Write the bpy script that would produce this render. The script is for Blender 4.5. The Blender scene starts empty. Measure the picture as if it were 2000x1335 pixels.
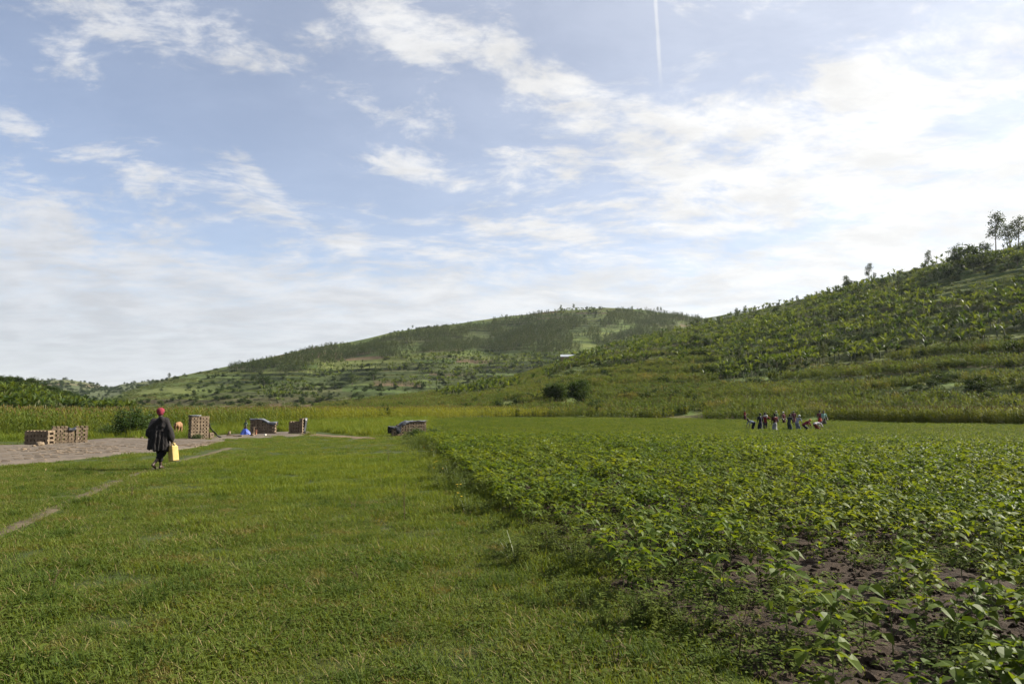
import bpy, bmesh, math, random
import numpy as np
from mathutils import Vector, Matrix, Euler

# ------------------------------------------------------------------ camera, sky, sun, exposure
sc = bpy.context.scene
R = math.radians
CAM_H = 1.75
PITCH = R(5.15)
FPX = 2000 * 24 / 36.0
cam_d = bpy.data.cameras.new('camera'); cam_d.lens = 24; cam_d.sensor_width = 36
cam_d.clip_start = 0.05; cam_d.clip_end = 30000
cam = bpy.data.objects.new('camera', cam_d); sc.collection.objects.link(cam)
cam.location = (0, 0, CAM_H); cam.rotation_euler = (R(90) + PITCH, 0, 0)
sc.camera = cam

SUN_AZ, SUN_EL = R(78), R(33)
SUN = (math.sin(SUN_AZ)*math.cos(SUN_EL), math.cos(SUN_AZ)*math.cos(SUN_EL), math.sin(SUN_EL))
sun_d = bpy.data.lights.new('sun', 'SUN'); sun_d.energy = 4.9; sun_d.angle = R(0.6); sun_d.color = (1.0, 0.93, 0.80)
sun = bpy.data.objects.new('sun', sun_d); sc.collection.objects.link(sun)
sun.rotation_euler = Vector(SUN).to_track_quat('Z', 'Y').to_euler()
sun.location = (60, 20, 60)
sc.view_settings.view_transform = 'Standard'; sc.view_settings.look = 'None'
sc.view_settings.exposure = 1.7; sc.view_settings.gamma = 1.0; sc.view_settings.use_curve_mapping = False
sc.cycles.max_bounces = 7; sc.cycles.diffuse_bounces = 3; sc.cycles.glossy_bounces = 2
sc.cycles.transmission_bounces = 4; sc.cycles.transparent_max_bounces = 6; sc.cycles.volume_bounces = 0
sc.cycles.use_denoising = True; sc.cycles.denoiser = 'OPENIMAGEDENOISE'; sc.cycles.denoising_input_passes = 'RGB_ALBEDO_NORMAL'; sc.cycles.denoising_prefilter = 'ACCURATE'
sc.cycles.sample_clamp_indirect = 6.0
sc.render.film_transparent = False

cp, sp = math.cos(PITCH), math.sin(PITCH)
def ray(px, py):                       # photograph pixel -> direction in the place
    u = (px - 1000) / FPX; v = (667.5 - py) / FPX
    return np.array([u, cp - v*sp, sp + v*cp])
def at(px, py, r):                     # point r metres away over the ground, seen at that pixel
    d = ray(px, py); k = r / math.hypot(d[0], d[1])
    return np.array([d[0]*k, d[1]*k, CAM_H + d[2]*k])
def proj(P):
    P = np.asarray(P, float); x, y, z = P[..., 0], P[..., 1], P[..., 2] - CAM_H
    f = y*cp + z*sp; up = -y*sp + z*cp
    return 1000 + FPX*x/f, 667.5 - FPX*up/f
def az_el(px, py):
    d = ray(px, py); return math.atan2(d[0], d[1]), math.atan2(d[2], math.hypot(d[0], d[1]))

class NT:                              # small helper that writes node trees as expressions
    def __init__(s, tree): s.t = tree; s.n = tree.nodes; s.l = tree.links
    def put(s, sock, v):
        if isinstance(v, bpy.types.NodeSocket): s.l.new(v, sock)
        elif v is not None: sock.default_value = v
    def node(s, kind, ins=None, out=0, **kw):
        n = s.n.new(kind)
        for k, v in kw.items(): setattr(n, k, v)
        for k, v in (ins or {}).items(): s.put(n.inputs[k], v)
        return n.outputs[out] if out is not None else n
    def m(s, op, a, b=None, c=None, clamp=False):
        n = s.n.new('ShaderNodeMath'); n.operation = op; n.use_clamp = clamp
        s.put(n.inputs[0], a); s.put(n.inputs[1], b); s.put(n.inputs[2], c)
        return n.outputs[0]
    def mix(s, f, a, b):
        n = s.n.new('ShaderNodeMix'); n.data_type = 'RGBA'
        s.put(n.inputs[0], f); s.put(n.inputs[6], a); s.put(n.inputs[7], b)
        return n.outputs[2]
    def ss(s, x, lo, hi):
        n = s.n.new('ShaderNodeMapRange'); n.interpolation_type = 'SMOOTHSTEP'
        s.put(n.inputs[0], x); s.put(n.inputs[1], lo); s.put(n.inputs[2], hi); n.inputs[3].default_value = 0; n.inputs[4].default_value = 1
        return n.outputs[0]
    def noise(s, vec, scale, detail=4, rough=0.5, dist=0.0, dims='3D', out=0, lac=2.0):
        n = s.n.new('ShaderNodeTexNoise'); n.noise_dimensions = dims
        s.put(n.inputs['Vector'], vec); s.put(n.inputs['Scale'], scale); n.inputs['Detail'].default_value = detail
        n.inputs['Roughness'].default_value = rough; n.inputs['Distortion'].default_value = dist; n.inputs['Lacunarity'].default_value = lac
        return n.outputs[out]

def c4(c): return (c[0], c[1], c[2], 1.0)

def build_world():
    w = bpy.data.worlds.new('World'); sc.world = w; w.use_nodes = True
    w.node_tree.nodes.clear(); T = NT(w.node_tree)
    sky = w.node_tree.nodes.new('ShaderNodeTexSky'); sky.sky_type = 'NISHITA'; sky.sun_disc = False
    sky.sun_elevation = SUN_EL; sky.sun_rotation = SUN_AZ
    sky.air_density = 1.0; sky.dust_density = 1.4; sky.ozone_density = 1.0; sky.altitude = 1400
    d = T.node('ShaderNodeVectorMath', {0: T.node('ShaderNodeTexCoord', out=0)}, operation='NORMALIZE')
    xyz = T.node('ShaderNodeSeparateXYZ', {0: d}, out=None)
    x, y, z = xyz.outputs
    az = T.m('ARCTAN2', x, y); el = T.m('ARCSINE', z)
    zc = T.m('ADD', T.m('MAXIMUM', z, 0.0), 0.16)
    p = T.node('ShaderNodeCombineXYZ', {0: T.m('DIVIDE', x, zc), 1: T.m('DIVIDE', y, zc), 2: 0.0})
    # gentle warp so cloud edges curl
    wrp = T.noise(p, 1.1, 3, 0.5, out=1)
    wv = T.node('ShaderNodeVectorMath', {0: wrp, 1: (0.5, 0.5, 0.5)}, operation='SUBTRACT')
    wv = T.node('ShaderNodeVectorMath', {0: wv, 'Scale': 0.40}, operation='SCALE')
    q = T.node('ShaderNodeVectorMath', {0: p, 1: wv}, operation='ADD')
    mp = T.node('ShaderNodeMapping', {0: q, 2: (0, 0, R(-28)), 3: (1.0, 1.45, 1)})
    big = T.noise(mp, 0.9, 3, 0.5)
    fine = T.noise(mp, 4.2, 12, 0.66, 0.15); tiny = T.noise(mp, 15.0, 8, 0.65, 0.3)
    # cloud groups: (photo x, y, half width, half height, slant, weight)
    C = [(60,560,520,135,.10,.42),(520,620,560,110,0,.33),(980,620,400,80,0,.30),
         (500,338,62,30,.55,.42),(795,325,88,28,.25,.42),(165,140,62,42,.6,.30),(25,235,50,52,.8,.32),
         (430,45,190,55,0,.40),(490,115,90,30,0,.32),(250,75,90,36,0,.28),(60,50,120,50,0,.22),(800,85,120,55,.4,.34),(960,110,130,50,.3,.30),
         (750,225,80,36,.2,.26),(680,165,30,16,0,.26),(300,345,120,28,.1,.34),(520,425,120,28,.1,.36),(690,465,40,36,0,.36),(60,440,120,60,.1,.30),
         (1090,180,150,50,.35,.34),(1250,230,170,70,.15,.38),(1480,290,300,110,-.1,.46),(1690,110,180,80,-.2,.36),
         (1420,395,260,60,-.12,.36),(1640,340,240,60,-.3,.30),(1960,110,160,60,-.1,.38),(1080,445,75,34,.1,.40),(1060,320,85,34,.1,.32),(935,440,42,26,.2,.34),
         (890,495,60,20,.1,.28),(1500,520,480,70,-.12,.40),(1850,420,330,80,-.35,.42),(2150,330,300,150,-.2,.40),(280,240,18,10,0,.25),
         (1500,60,190,60,-.2,-.16),(1450,470,170,22,-.05,-.22),(1180,330,40,70,0,-.14),(350,210,260,60,0,-.25),(640,260,90,150,0,-.10)]
    bias = None
    for cx, cy, hw, hh, sl, wt in C:
        a0, e0 = az_el(cx, cy); ax, _ = az_el(cx + hw, cy); _, ey = az_el(cx, cy - hh)
        sa, se = ax - a0, ey - e0
        du = T.m('DIVIDE', T.m('SUBTRACT', az, a0), sa)
        dv = T.m('DIVIDE', T.m('ADD', T.m('SUBTRACT', el, e0), T.m('MULTIPLY', T.m('SUBTRACT', az, a0), sl)), se)
        rr = T.m('ADD', T.m('MULTIPLY', du, du), T.m('MULTIPLY', dv, dv))
        g = T.m('MULTIPLY', T.m('EXPONENT', T.m('MULTIPLY', rr, -0.9)), wt)
        bias = g if bias is None else T.m('ADD', bias, g)
    # elsewhere in the sky: the same sort of broken cloud
    far = T.ss(T.m('ABSOLUTE', az), 0.72, 1.1)
    bias = T.m('ADD', bias, T.m('MULTIPLY', far, 0.16))
    bias = T.m('ADD', bias, T.m('MULTIPLY', T.ss(el, 0.75, 1.1), 0.14))
    low = T.m('MULTIPLY', T.m('SUBTRACT', 1.0, T.ss(el, 0.0, 0.26)), 0.30)
    bias = T.m('MINIMUM', T.m('ADD', bias, low), 0.50)
    f = T.m('ADD', T.m('ADD', T.m('MULTIPLY', T.m('SUBTRACT', fine, 0.5), 2.1), T.m('MULTIPLY', T.m('SUBTRACT', tiny, 0.5), 0.85)), T.m('MULTIPLY', T.m('SUBTRACT', big, 0.5), 0.6))
    f = T.m('MULTIPLY', f, T.m('ADD', 0.16, T.m('MULTIPLY', T.ss(el, 0.05, 0.30), 0.84)))
    dens = T.ss(T.m('ADD', f, bias), 0.02, 0.60)
    # aircraft trail
    a0, e0 = az_el(1278, -40); a1, e1 = az_el(1291, 172)
    k = (a1 - a0)/(e1 - e0)
    off = T.m('ABSOLUTE', T.m('SUBTRACT', az, T.m('ADD', T.m('MULTIPLY', T.m('SUBTRACT', el, e0), k), a0)))
    wob = T.m('MULTIPLY', T.m('SUBTRACT', T.noise(d, 60, 4, 0.6), 0.5), 0.003)
    tr = T.m('SUBTRACT', 1.0, T.ss(T.m('ADD', off, wob), 0.0006, 0.0042))
    tr = T.m('MULTIPLY', tr, T.m('MULTIPLY', T.ss(el, e1 - 0.01, e1 + 0.05), T.m('SUBTRACT', 1.0, T.ss(az, 0.5, 0.6))))
    tr = T.m('MULTIPLY', tr, T.m('GREATER_THAN', az, 0.0))
    dens = T.m('MAXIMUM', dens, T.m('MULTIPLY', tr, 0.5))
    # light scattered towards the sun makes clouds there brighter
    dot = T.node('ShaderNodeVectorMath', {0: d, 1: SUN}, out=1, operation='DOT_PRODUCT')
    s01 = T.m('ADD', T.m('MULTIPLY', dot, 0.5), 0.5)
    br = T.m('MULTIPLY', T.m('ADD', 4.15, T.m('MULTIPLY', T.m('POWER', s01, 2.2), 2.0)), T.m('ADD', 0.88, T.m('MULTIPLY', T.ss(el, 0.02, 0.24), 0.14)))
    shade = T.m('ADD', 0.86, T.m('MULTIPLY', T.ss(T.noise(mp, 3.0, 9, 0.65), 0.32, 0.68), 0.24))
    br = T.m('MULTIPLY', br, shade)
    ccol = T.node('ShaderNodeVectorMath', {0: T.mix(T.ss(s01, .35, .85), (0.93, 0.955, 1.0, 1), (1.0, 0.99, 0.965, 1)), 'Scale': br}, operation='SCALE')
    # thin veil everywhere, thicker towards the sun
    veil = T.m('ADD', 0.12, T.m('MULTIPLY', T.m('POWER', s01, 3.0), 0.55))
    sk = T.node('ShaderNodeVectorMath', {0: sky.outputs[0], 1: (1.16, 1.05, 1.02)}, operation='MULTIPLY')
    base = T.mix(veil, sk, ccol)
    col = T.mix(T.m('MULTIPLY', dens, 0.93), base, ccol)
    bg = w.node_tree.nodes.new('ShaderNodeBackground'); T.put(bg.inputs[0], col); bg.inputs[1].default_value = 0.054
    o = w.node_tree.nodes.new('ShaderNodeOutputWorld'); w.node_tree.links.new(bg.outputs[0], o.inputs[0])
    w.cycles.sampling_method = 'MANUAL'; w.cycles.sample_map_resolution = 512
build_world()

# ------------------------------------------------------------------ helpers
rng = np.random.default_rng(7); random.seed(7)
COL = sc.collection
def tag(o, label=None, cat=None, group=None, kind=None):
    if label: o['label'] = label
    if cat: o['category'] = cat
    if group: o['group'] = group
    if kind: o['kind'] = kind
    return o
def mesh(name, V, F, mats=(), smooth=False, fm=None):
    me = bpy.data.meshes.new(name)
    V = np.asarray(V, np.float32).reshape(-1, 3)
    if isinstance(F, np.ndarray) and F.ndim == 2:
        n, k = F.shape
        me.vertices.add(len(V)); me.vertices.foreach_set('co', V.ravel())
        me.loops.add(n*k); me.loops.foreach_set('vertex_index', F.astype(np.int32).ravel())
        me.polygons.add(n); me.polygons.foreach_set('loop_start', np.arange(0, n*k, k, dtype=np.int32))
        me.update(calc_edges=True)
    else:
        me.from_pydata([tuple(v) for v in V], [], [tuple(f) for f in F])
    for m in mats: me.materials.append(m)
    if fm is not None: me.polygons.foreach_set('material_index', np.asarray(fm, np.int32))
    me.polygons.foreach_set('use_smooth', np.full(len(me.polygons), smooth))
    return me
def obj(name, me, parent=None, loc=None, rot=None, scale=None):
    o = bpy.data.objects.new(name, me); COL.objects.link(o)
    if parent is not None: o.parent = parent
    if loc is not None: o.location = [float(v) for v in loc]
    if rot is not None: o.rotation_euler = [float(v) for v in rot]
    if scale is not None: o.scale = (scale,)*3 if np.isscalar(scale) else scale
    return o
def empty(name, loc=(0,0,0), rz=0.0, scale=1.0):
    o = obj(name, None, loc=loc, rot=(0, 0, rz), scale=float(scale)); o.empty_display_size = 0.2
    return o
class MB:                               # collects pieces of ONE mesh
    def __init__(s): s.V = []; s.F = []; s.M = []; s.n = 0
    def add(s, V, F, m=0):
        V = np.asarray(V, float).reshape(-1, 3); s.V.append(V)
        for f in F: s.F.append(tuple(int(i) + s.n for i in f)); s.M.append(m)
        s.n += len(V)
    def tube(s, pts, rad, seg=6, m=0, cap=True):
        pts = np.asarray(pts, float); n = len(pts); rad = np.broadcast_to(rad, n)
        rings = []
        for i in range(n):
            t = pts[min(i+1, n-1)] - pts[max(i-1, 0)]; t = t/(np.linalg.norm(t) + 1e-9)
            a = np.cross(t, (0.31, 0.95, 0.02)); 
            if np.linalg.norm(a) < 1e-3: a = np.cross(t, (1, 0, 0))
            a /= np.linalg.norm(a); b = np.cross(t, a)
            th = np.arange(seg)*2*math.pi/seg
            rings.append(pts[i] + rad[i]*(np.cos(th)[:, None]*a + np.sin(th)[:, None]*b))
        F = [(i*seg + k, i*seg + (k+1) % seg, (i+1)*seg + (k+1) % seg, (i+1)*seg + k) for i in range(n-1) for k in range(seg)]
        if cap: F += [tuple(range(seg))[::-1], tuple(range((n-1)*seg, n*seg))]
        s.add(np.vstack(rings), F, m)
    def box(s, c, h, m=0, rz=0.0):
        c = np.asarray(c, float); h = np.asarray(h, float)
        P = np.array([(x, y, z) for z in (-1, 1) for y in (-1, 1) for x in (-1, 1)], float)*h
        if rz: P = P @ np.array([[math.cos(rz), math.sin(rz), 0], [-math.sin(rz), math.cos(rz), 0], [0, 0, 1]])
        s.add(P + c, [(0,2,3,1),(4,5,7,6),(0,1,5,4),(2,6,7,3),(0,4,6,2),(1,3,7,5)], m)
    def mesh(s, name, mats, smooth=False): return mesh(name, np.vstack(s.V), s.F, mats, smooth, s.M)

def _hash(ix, iy, seed):
    h = (ix.astype(np.int64)*374761393 + iy.astype(np.int64)*668265263 + seed*1442695041) & 0x7fffffff
    h = ((h ^ (h >> 13))*1274126177) & 0x7fffffff
    return ((h ^ (h >> 16)) & 0xffff)/65535.0
def vnoise(x, y, seed=0):
    x = np.asarray(x, float); y = np.asarray(y, float)
    ix, iy = np.floor(x), np.floor(y); fx, fy = x - ix, y - iy
    fx = fx*fx*(3 - 2*fx); fy = fy*fy*(3 - 2*fy)
    a = _hash(ix, iy, seed); b = _hash(ix+1, iy, seed); c = _hash(ix, iy+1, seed); d = _hash(ix+1, iy+1, seed)
    return (a*(1-fx) + b*fx)*(1-fy) + (c*(1-fx) + d*fx)*fy
def fbm(x, y, seed=0, o=4):
    s = 0; a = 0.5; t = 0
    for i in range(o): s = s + a*vnoise(x*2**i, y*2**i, seed + i*17); t += a; a *= 0.5
    return s/t
def sst(x, a, b):
    t = np.clip((np.asarray(x, float) - a)/(b - a), 0, 1); return t*t*(3 - 2*t)

# ------------------------------------------------------------------ materials
def mat(name): 
    m = bpy.data.materials.new(name); m.use_nodes = True; m.node_tree.nodes.clear()
    T = NT(m.node_tree); o = T.n.new('ShaderNodeOutputMaterial'); T.out = o
    return m, T
ALB = 0.68
def leaf_mat(name, c1, c2, trans=0.42, rough=0.42, spec=0.5, nscale=0.25, c3=None, tcol=1.5):
    c1, c2 = [tuple(v*ALB for v in c) for c in (c1, c2)]; c3 = None if c3 is None else tuple(v*ALB for v in c3); trans *= .88
    m, T = mat(name)
    rnd = T.node('ShaderNodeObjectInfo', out=5)
    pos = T.node('ShaderNodeNewGeometry', out=0)
    n1 = T.noise(pos, nscale, 3, 0.55)
    f = T.m('ADD', T.m('MULTIPLY', rnd, 0.55), T.m('MULTIPLY', T.m('SUBTRACT', n1, 0.5), 1.6), clamp=True)
    col = T.mix(f, c4(c1), c4(c2))
    if c3 is not None:
        col = T.mix(T.ss(T.noise(pos, nscale*3.1, 2, 0.5), 0.56, 0.70), col, c4(c3))
    b = T.node('ShaderNodeBsdfPrincipled', {'Base Color': col, 'Roughness': rough, 'Specular IOR Level': spec})
    tc = T.node('ShaderNodeVectorMath', {0: col, 1: (tcol*1.15, tcol, tcol*0.45)}, operation='MULTIPLY')
    t = T.node('ShaderNodeBsdfTranslucent', {'Color': tc})
    T.l.new(T.node('ShaderNodeMixShader', {0: trans, 1: b, 2: t}), T.out.inputs[0])
    return m
def plain_mat(name, c, c2=None, scale=3.0, rough=0.85, bump=0.0, bscale=20, rnd=0.0, spec=0.2, obj_space=False, cloth=False):
    c = tuple(v*.82 for v in c); c2 = None if c2 is None else tuple(v*.82 for v in c2)
    m, T = mat(name)
    pos = T.node('ShaderNodeTexCoord', out=3) if obj_space else T.node('ShaderNodeNewGeometry', out=0)
    col = c4(c)
    if c2 is not None:
        f = T.ss(T.noise(pos, scale, 5, 0.6), 0.32, 0.68)
        col = T.mix(f, c4(c), c4(c2))
    if rnd:
        k = T.m('ADD', 1 - rnd, T.m('MULTIPLY', T.node('ShaderNodeObjectInfo', out=5), 2*rnd))
        col = T.node('ShaderNodeVectorMath', {0: col, 'Scale': k}, operation='SCALE') if not isinstance(col, tuple) else T.node('ShaderNodeVectorMath', {0: col[:3], 'Scale': k}, operation='SCALE')
    b = T.node('ShaderNodeBsdfPrincipled', {'Base Color': col, 'Roughness': rough, 'Specular IOR Level': spec}, out=None)
    if bump:
        bn = T.node('ShaderNodeBump', {'Height': T.noise(pos, bscale, 6, 0.65), 'Strength': bump, 'Distance': 0.05})
        T.l.new(bn, b.inputs['Normal'])
    T.l.new(b.outputs[0], T.out.inputs[0])
    return m
def attr_mat(name, noise_scale, amp=0.35, rough=0.95):
    m, T = mat(name)
    col = T.node('ShaderNodeVertexColor', layer_name='crop')
    pos = T.node('ShaderNodeNewGeometry', out=0)
    k = T.m('ADD', (1 - amp)*ALB, T.m('MULTIPLY', T.ss(T.noise(pos, noise_scale, 6, 0.7), 0.25, 0.75), 2*amp))
    col = T.node('ShaderNodeVectorMath', {0: col, 'Scale': k}, operation='SCALE')
    b = T.node('ShaderNodeBsdfPrincipled', {'Base Color': col, 'Roughness': rough, 'Specular IOR Level': 0.1}, out=None)
    bn = T.node('ShaderNodeBump', {'Height': T.noise(pos, noise_scale*1.7, 5, 0.7), 'Strength': 0.6, 'Distance': 1.0/noise_scale*0.4})
    T.l.new(bn, b.inputs['Normal'])
    T.l.new(b.outputs[0], T.out.inputs[0])
    return m
M = {}
M['turf'] = leaf_mat('turf blades', (.078,.124,.018), (.182,.212,.034), .45, .6, .10, .6, c3=(.16,.150,.040))
M['lush'] = leaf_mat('lush grass', (.100,.148,.016), (.185,.216,.028), .48, .6, .12, .6)
M['rank'] = leaf_mat('rank dark grass', (.042,.078,.012), (.085,.125,.018), .42, .6, .1, .9)
M['clover'] = leaf_mat('small broad leaves', (.072,.108,.016), (.135,.165,.026), .42, .6, .1, .8)
M['straw'] = leaf_mat('dry straw', (.26,.20,.09), (.36,.29,.14), .3, .7, .2, .8)
M['bean'] = leaf_mat('bean leaf', (.070,.116,.012), (.165,.200,.025), .52, .55, .14, .35)
M['beanstem'] = leaf_mat('bean stem', (.11,.15,.04), (.14,.17,.05), .2, .5, .3, 1)
M['ripe'] = leaf_mat('ripening sorghum leaf', (.165,.195,.020), (.250,.255,.032), .42, .6, .12, .06)
M['sorghum'] = leaf_mat('sorghum leaf', (.075,.115,.017), (.175,.195,.030), .42, .6, .12, .06, c3=(.17,.175,.038))
M['maize'] = leaf_mat('maize leaf', (.078,.120,.020), (.150,.182,.034), .42, .65, .12, .05, c3=(.165,.165,.040))
M['tassel'] = leaf_mat('seed head', (.12,.085,.030), (.20,.17,.045), .2, .8, .1, .2)
M['banana'] = leaf_mat('banana leaf', (.030,.058,.012), (.150,.195,.028), .46, .52, .14, .16)
M['banstem'] = leaf_mat('banana stem', (.09,.11,.04), (.13,.11,.05), .1, .6, .3, .2)
M['euc'] = leaf_mat('eucalyptus leaf', (.038,.060,.020), (.076,.096,.030), .35, .6, .10, .02)
M['bush'] = leaf_mat('shrub leaf', (.028,.052,.013), (.068,.100,.022), .38, .6, .08, .08)
M['darkleaf'] = leaf_mat('dark tree leaf', (.024,.048,.010), (.070,.112,.020), .36, .6, .08, .3)
M['crop'] = leaf_mat('low hillside crop', (.065,.095,.020), (.125,.145,.032), .4, .6, .2, .02, c3=(.10,.09,.035))
M['bark'] = plain_mat('bark', (.16,.13,.10), (.26,.22,.17), 6, .9, .3, 30)
M['soil'] = plain_mat('field soil', (.020,.0120,.0072), (.044,.028,.017), 5, .95, .8, 22)
M['clod'] = plain_mat('soil clod', (.026,.016,.010), (.052,.034,.021), 30, .95, .7, 60, rnd=.25)
M['clay'] = plain_mat('trodden clay', (.082,.065,.050), (.135,.110,.086), 1.6, .95, .5, 9)
M['path'] = plain_mat('trodden path', (.058,.047,.026), (.105,.084,.050), 4, .95, .5, 12)
M['adobe'] = plain_mat('adobe brick', (.120,.087,.057), (.205,.155,.104), 7, .92, .45, 26, rnd=.16)
M['skin'] = plain_mat('skin', (.045,.026,.018), None, rough=.5, spec=.4)
M['hair'] = plain_mat('hair', (.008,.007,.006), None, rough=.8)
def cloth_mat(name, c, c2=None, rnd=0): return plain_mat(name, c, c2, 9, .9, .25, 60, obj_space=True)

# ------------------------------------------------------------------ the lie of the land
def ground_z(x, y):
    r = np.hypot(x, y)
    z = -0.7*sst(r, 20, 66)
    z = z + 0.05*(fbm(np.asarray(x)*.5, np.asarray(y)*.5, 3) - .5) + 0.30*(fbm(np.asarray(x)*.06, np.asarray(y)*.06, 5) - .5)*sst(r, 15, 40)
    return z
def gpt(px, py, lo=3.0, hi=400.0):       # where the sight line through that pixel meets the ground
    d = ray(px, py); h = math.hypot(d[0], d[1])
    rs = np.linspace(lo, hi, 6000); z = CAM_H + d[2]/h*rs
    x = d[0]/h*rs; y = d[1]/h*rs; b = np.nonzero(z <= ground_z(x, y))[0]
    i = b[0] if len(b) else -1
    return np.array([x[i], y[i], float(ground_z(x[i:i+1] if i >= 0 else x[-1:], y[i:i+1] if i >= 0 else y[-1:])[0])])
def gz(x, y): return float(ground_z(np.array([x]), np.array([y]))[0])
AZ = lambda px: math.atan2((px - 1000)/FPX, cp)

class Hill:
    def __init__(s, cols, seed, step, amp, terr, sharp=1.0, az_lo=None, az_hi=None, conc=1.1):
        a = [az_el(c[0], c[1]) for c in cols]
        s.a = np.array([v[0] for v in a]); s.rc = np.array([c[2] for c in cols], float); s.rf = np.array([c[3] for c in cols], float)
        s.zc = np.array([CAM_H + c[2]*math.tan(v[1]) for c, v in zip(cols, a)])
        s.seed, s.step, s.amp, s.terr, s.sharp, s.conc = seed, step, amp, terr, sharp, conc
    def cols(s, az): return np.interp(az, s.a, s.rc), np.interp(az, s.a, s.rf), np.interp(az, s.a, s.zc)
    def t(s, az, r):
        rc, rf, zc = s.cols(az); return (r - rf)/(rc - rf)
    def raw(s, az, r):
        rc, rf, zc = s.cols(az); t = (r - rf)/(rc - rf)
        up = np.clip(t, 0, 1)**s.conc
        S = np.where(t < 1, up, 1 - np.clip(t - 1, 0, 3)*s.sharp - .4*np.clip(t-1, 0, 3)**2)
        z = -0.9 + (zc + 0.9)*S + np.minimum(t, 0)*3
        x, y = r*np.sin(az), r*np.cos(az)
        w = np.clip(t, 0, 1)*np.clip(1.15 - t, 0, 1)
        z = z + s.amp*w*(fbm(x*s.kx, y*s.kx, s.seed, 4) - .5)*4
        for a_lo, a_hi, t_lo, dep, wd in s.gullies:
            ac = AZ(a_lo) + (AZ(a_hi) - AZ(a_lo))*np.clip((t - t_lo)/(1 - t_lo), -.3, 1.2)
            z = z - dep*np.exp(-((az - ac)/wd)**2)*sst(t, t_lo - .3, t_lo + .2)*(1.02 - .85*sst(t, .8, 1.0))
        return z, t, x, y
    kx = 1/90.0; gullies = ()
    def z(s, az, r, info=False):
        z, t, x, y = s.raw(az, r)
        zz = z + 1.6*(fbm(x/45, y/45, s.seed + 5, 3) - .5)*s.step*.8
        lv = np.floor(zz/s.step); fr = zz/s.step - lv
        q = (lv + sst(fr, .70, 1.0))*s.step - (zz - z)
        m = s.terr*sst(t, .03, .10)*(1 - sst(t, .90, 1.0))*sst(fbm(x/160, y/160, s.seed + 9, 2), .35, .55)
        zo = z*(1 - m) + q*m
        return (zo, t, x, y, lv, fr, m) if info else zo
HILLS = {}
HILLS['r'] = Hill([(560,800,230,200),(640,791,262,196),(760,779,272,160),(860,767,285,145),(1000,739,305,130),(1130,697,320,122),(1250,663,360,116),
    (1370,633,420,112),(1450,612,430,109),(1560,586,410,107),(1700,549,380,105),(1830,515,350,103),(2000,477,320,101),(2300,430,300,100),(3200,400,290,98),(5000,420,300,98)],
    11, 3.6, 2.6, .38, 0.8)
HILLS['m'] = Hill([(-300,800,640,600),(120,793,650,520),(180,786,660,440),(230,771,670,420),(330,739,700,405),(450,715,740,398),(560,691,780,392),(660,670,820,390),(760,648,860,390),
    (900,629,900,390),(1000,616,920,390),(1100,606,940,390),(1180,602,960,390),(1250,604,980,390),(1320,612,1000,390),(1370,622,1020,390),(1500,640,1050,400),(1700,655,1050,400),(2100,670,1050,400)],
    23, 4.6, 7.0, .85, 0.6)
HILLS['m'].gullies = ((1195, 1300, .55, 6, .022), (930, 1010, .35, 5, .035), (640, 720, .35, 4, .035))
HILLS['l'] = Hill([(-2600,640,230,130),(-800,690,240,135),(-300,714,250,140),(0,741,260,150),(60,746,262,155),(110,763,266,160),(160,780,270,170),(205,791,275,180),(300,800,280,200)],
    31, 3.0, 1.6, .6, 0.7)
HILLS['f'] = Hill([(-500,750,1600,1000),(-100,744,1600,1000),(70,742,1560,1000),(130,741,1520,1000),(180,749,1500,1000),(212,757,1500,1000),(240,749,1550,1000),(300,742,1600,1000),(420,740,1650,1000),(520,760,1650,1000)],
    41, 8.0, 9.0, .5, 0.5)
HILLS['d'] = Hill([(1150,660,3000,2300),(1300,634,3000,2300),(1370,621,3000,2300),(1445,607,3000,2300),(1550,594,3000,2300),(1700,590,3000,2300),(1900,600,3000,2300)],
    51, 12.0, 12.0, .4, 0.5)

def poly_in(px, py, P):
    inside = np.zeros(np.shape(px), bool); n = len(P)
    for i in range(n):
        x0, y0 = P[i]; x1, y1 = P[(i+1) % n]
        c = ((y0 > py) != (y1 > py)) & (px < (x1 - x0)*(py - y0)/(y1 - y0 + 1e-9) + x0)
        inside ^= c
    return inside
# what grows where on the middle hill and the right-hand hill (outlines as seen in the photograph)
WOOD = [[(440,722),(560,700),(640,672),(700,660),(780,652),(880,640),(950,632),(990,622),(1060,625),(1090,640),(1060,668),(990,690),(930,684),(840,690),(760,700),(690,706),(620,712),(560,735)],
        [(985,622),(1060,612),(1130,622),(1170,650),(1200,668),(1180,684),(1120,690),(1050,694),(980,676)],
        [(1168,640),(1190,616),(1215,606),(1262,616),(1290,650),(1260,664),(1200,668)],
        [(1255,606),(1300,606),(1345,616),(1372,626),(1370,660),(1310,655),(1280,632)]]
BAN_M = [[(560,712),(660,704),(760,702),(860,694),(940,690),(1000,700),(1075,688),(1160,690),(1080,716),(1000,734),(940,744),(860,736),(760,724),(680,722),(600,730)],
         [(520,752),(600,748),(620,775),(540,790),(500,780)],[(600,724),(690,716),(700,730),(630,744)],[(730,748),(800,740),(900,738),(900,752),(840,762),(760,760)],
         [(470,712),(560,700),(570,716),(500,726)],[(1080,606),(1160,603),(1160,614),(1085,616)]]
BAN_R = [[(1370,640),(1480,606),(1600,577),(1760,536),(1900,500),(2080,460),(2080,650),(1990,660),(1900,665),(1780,690),(1680,715),(1560,735),(1470,745),(1400,745),(1390,725),(1420,690),(1300,690),(1250,668)],
         [(1120,690),(1200,676),(1280,660),(1330,650),(1350,680),(1280,690),(1180,700),(1110,712)],[(1060,735),(1130,715),(1200,706),(1330,690),(1330,702),(1230,718),(1140,730),(1070,750)],
         [(860,768),(930,752),(1000,752),(1010,760),(950,772),(870,780)]]
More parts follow.
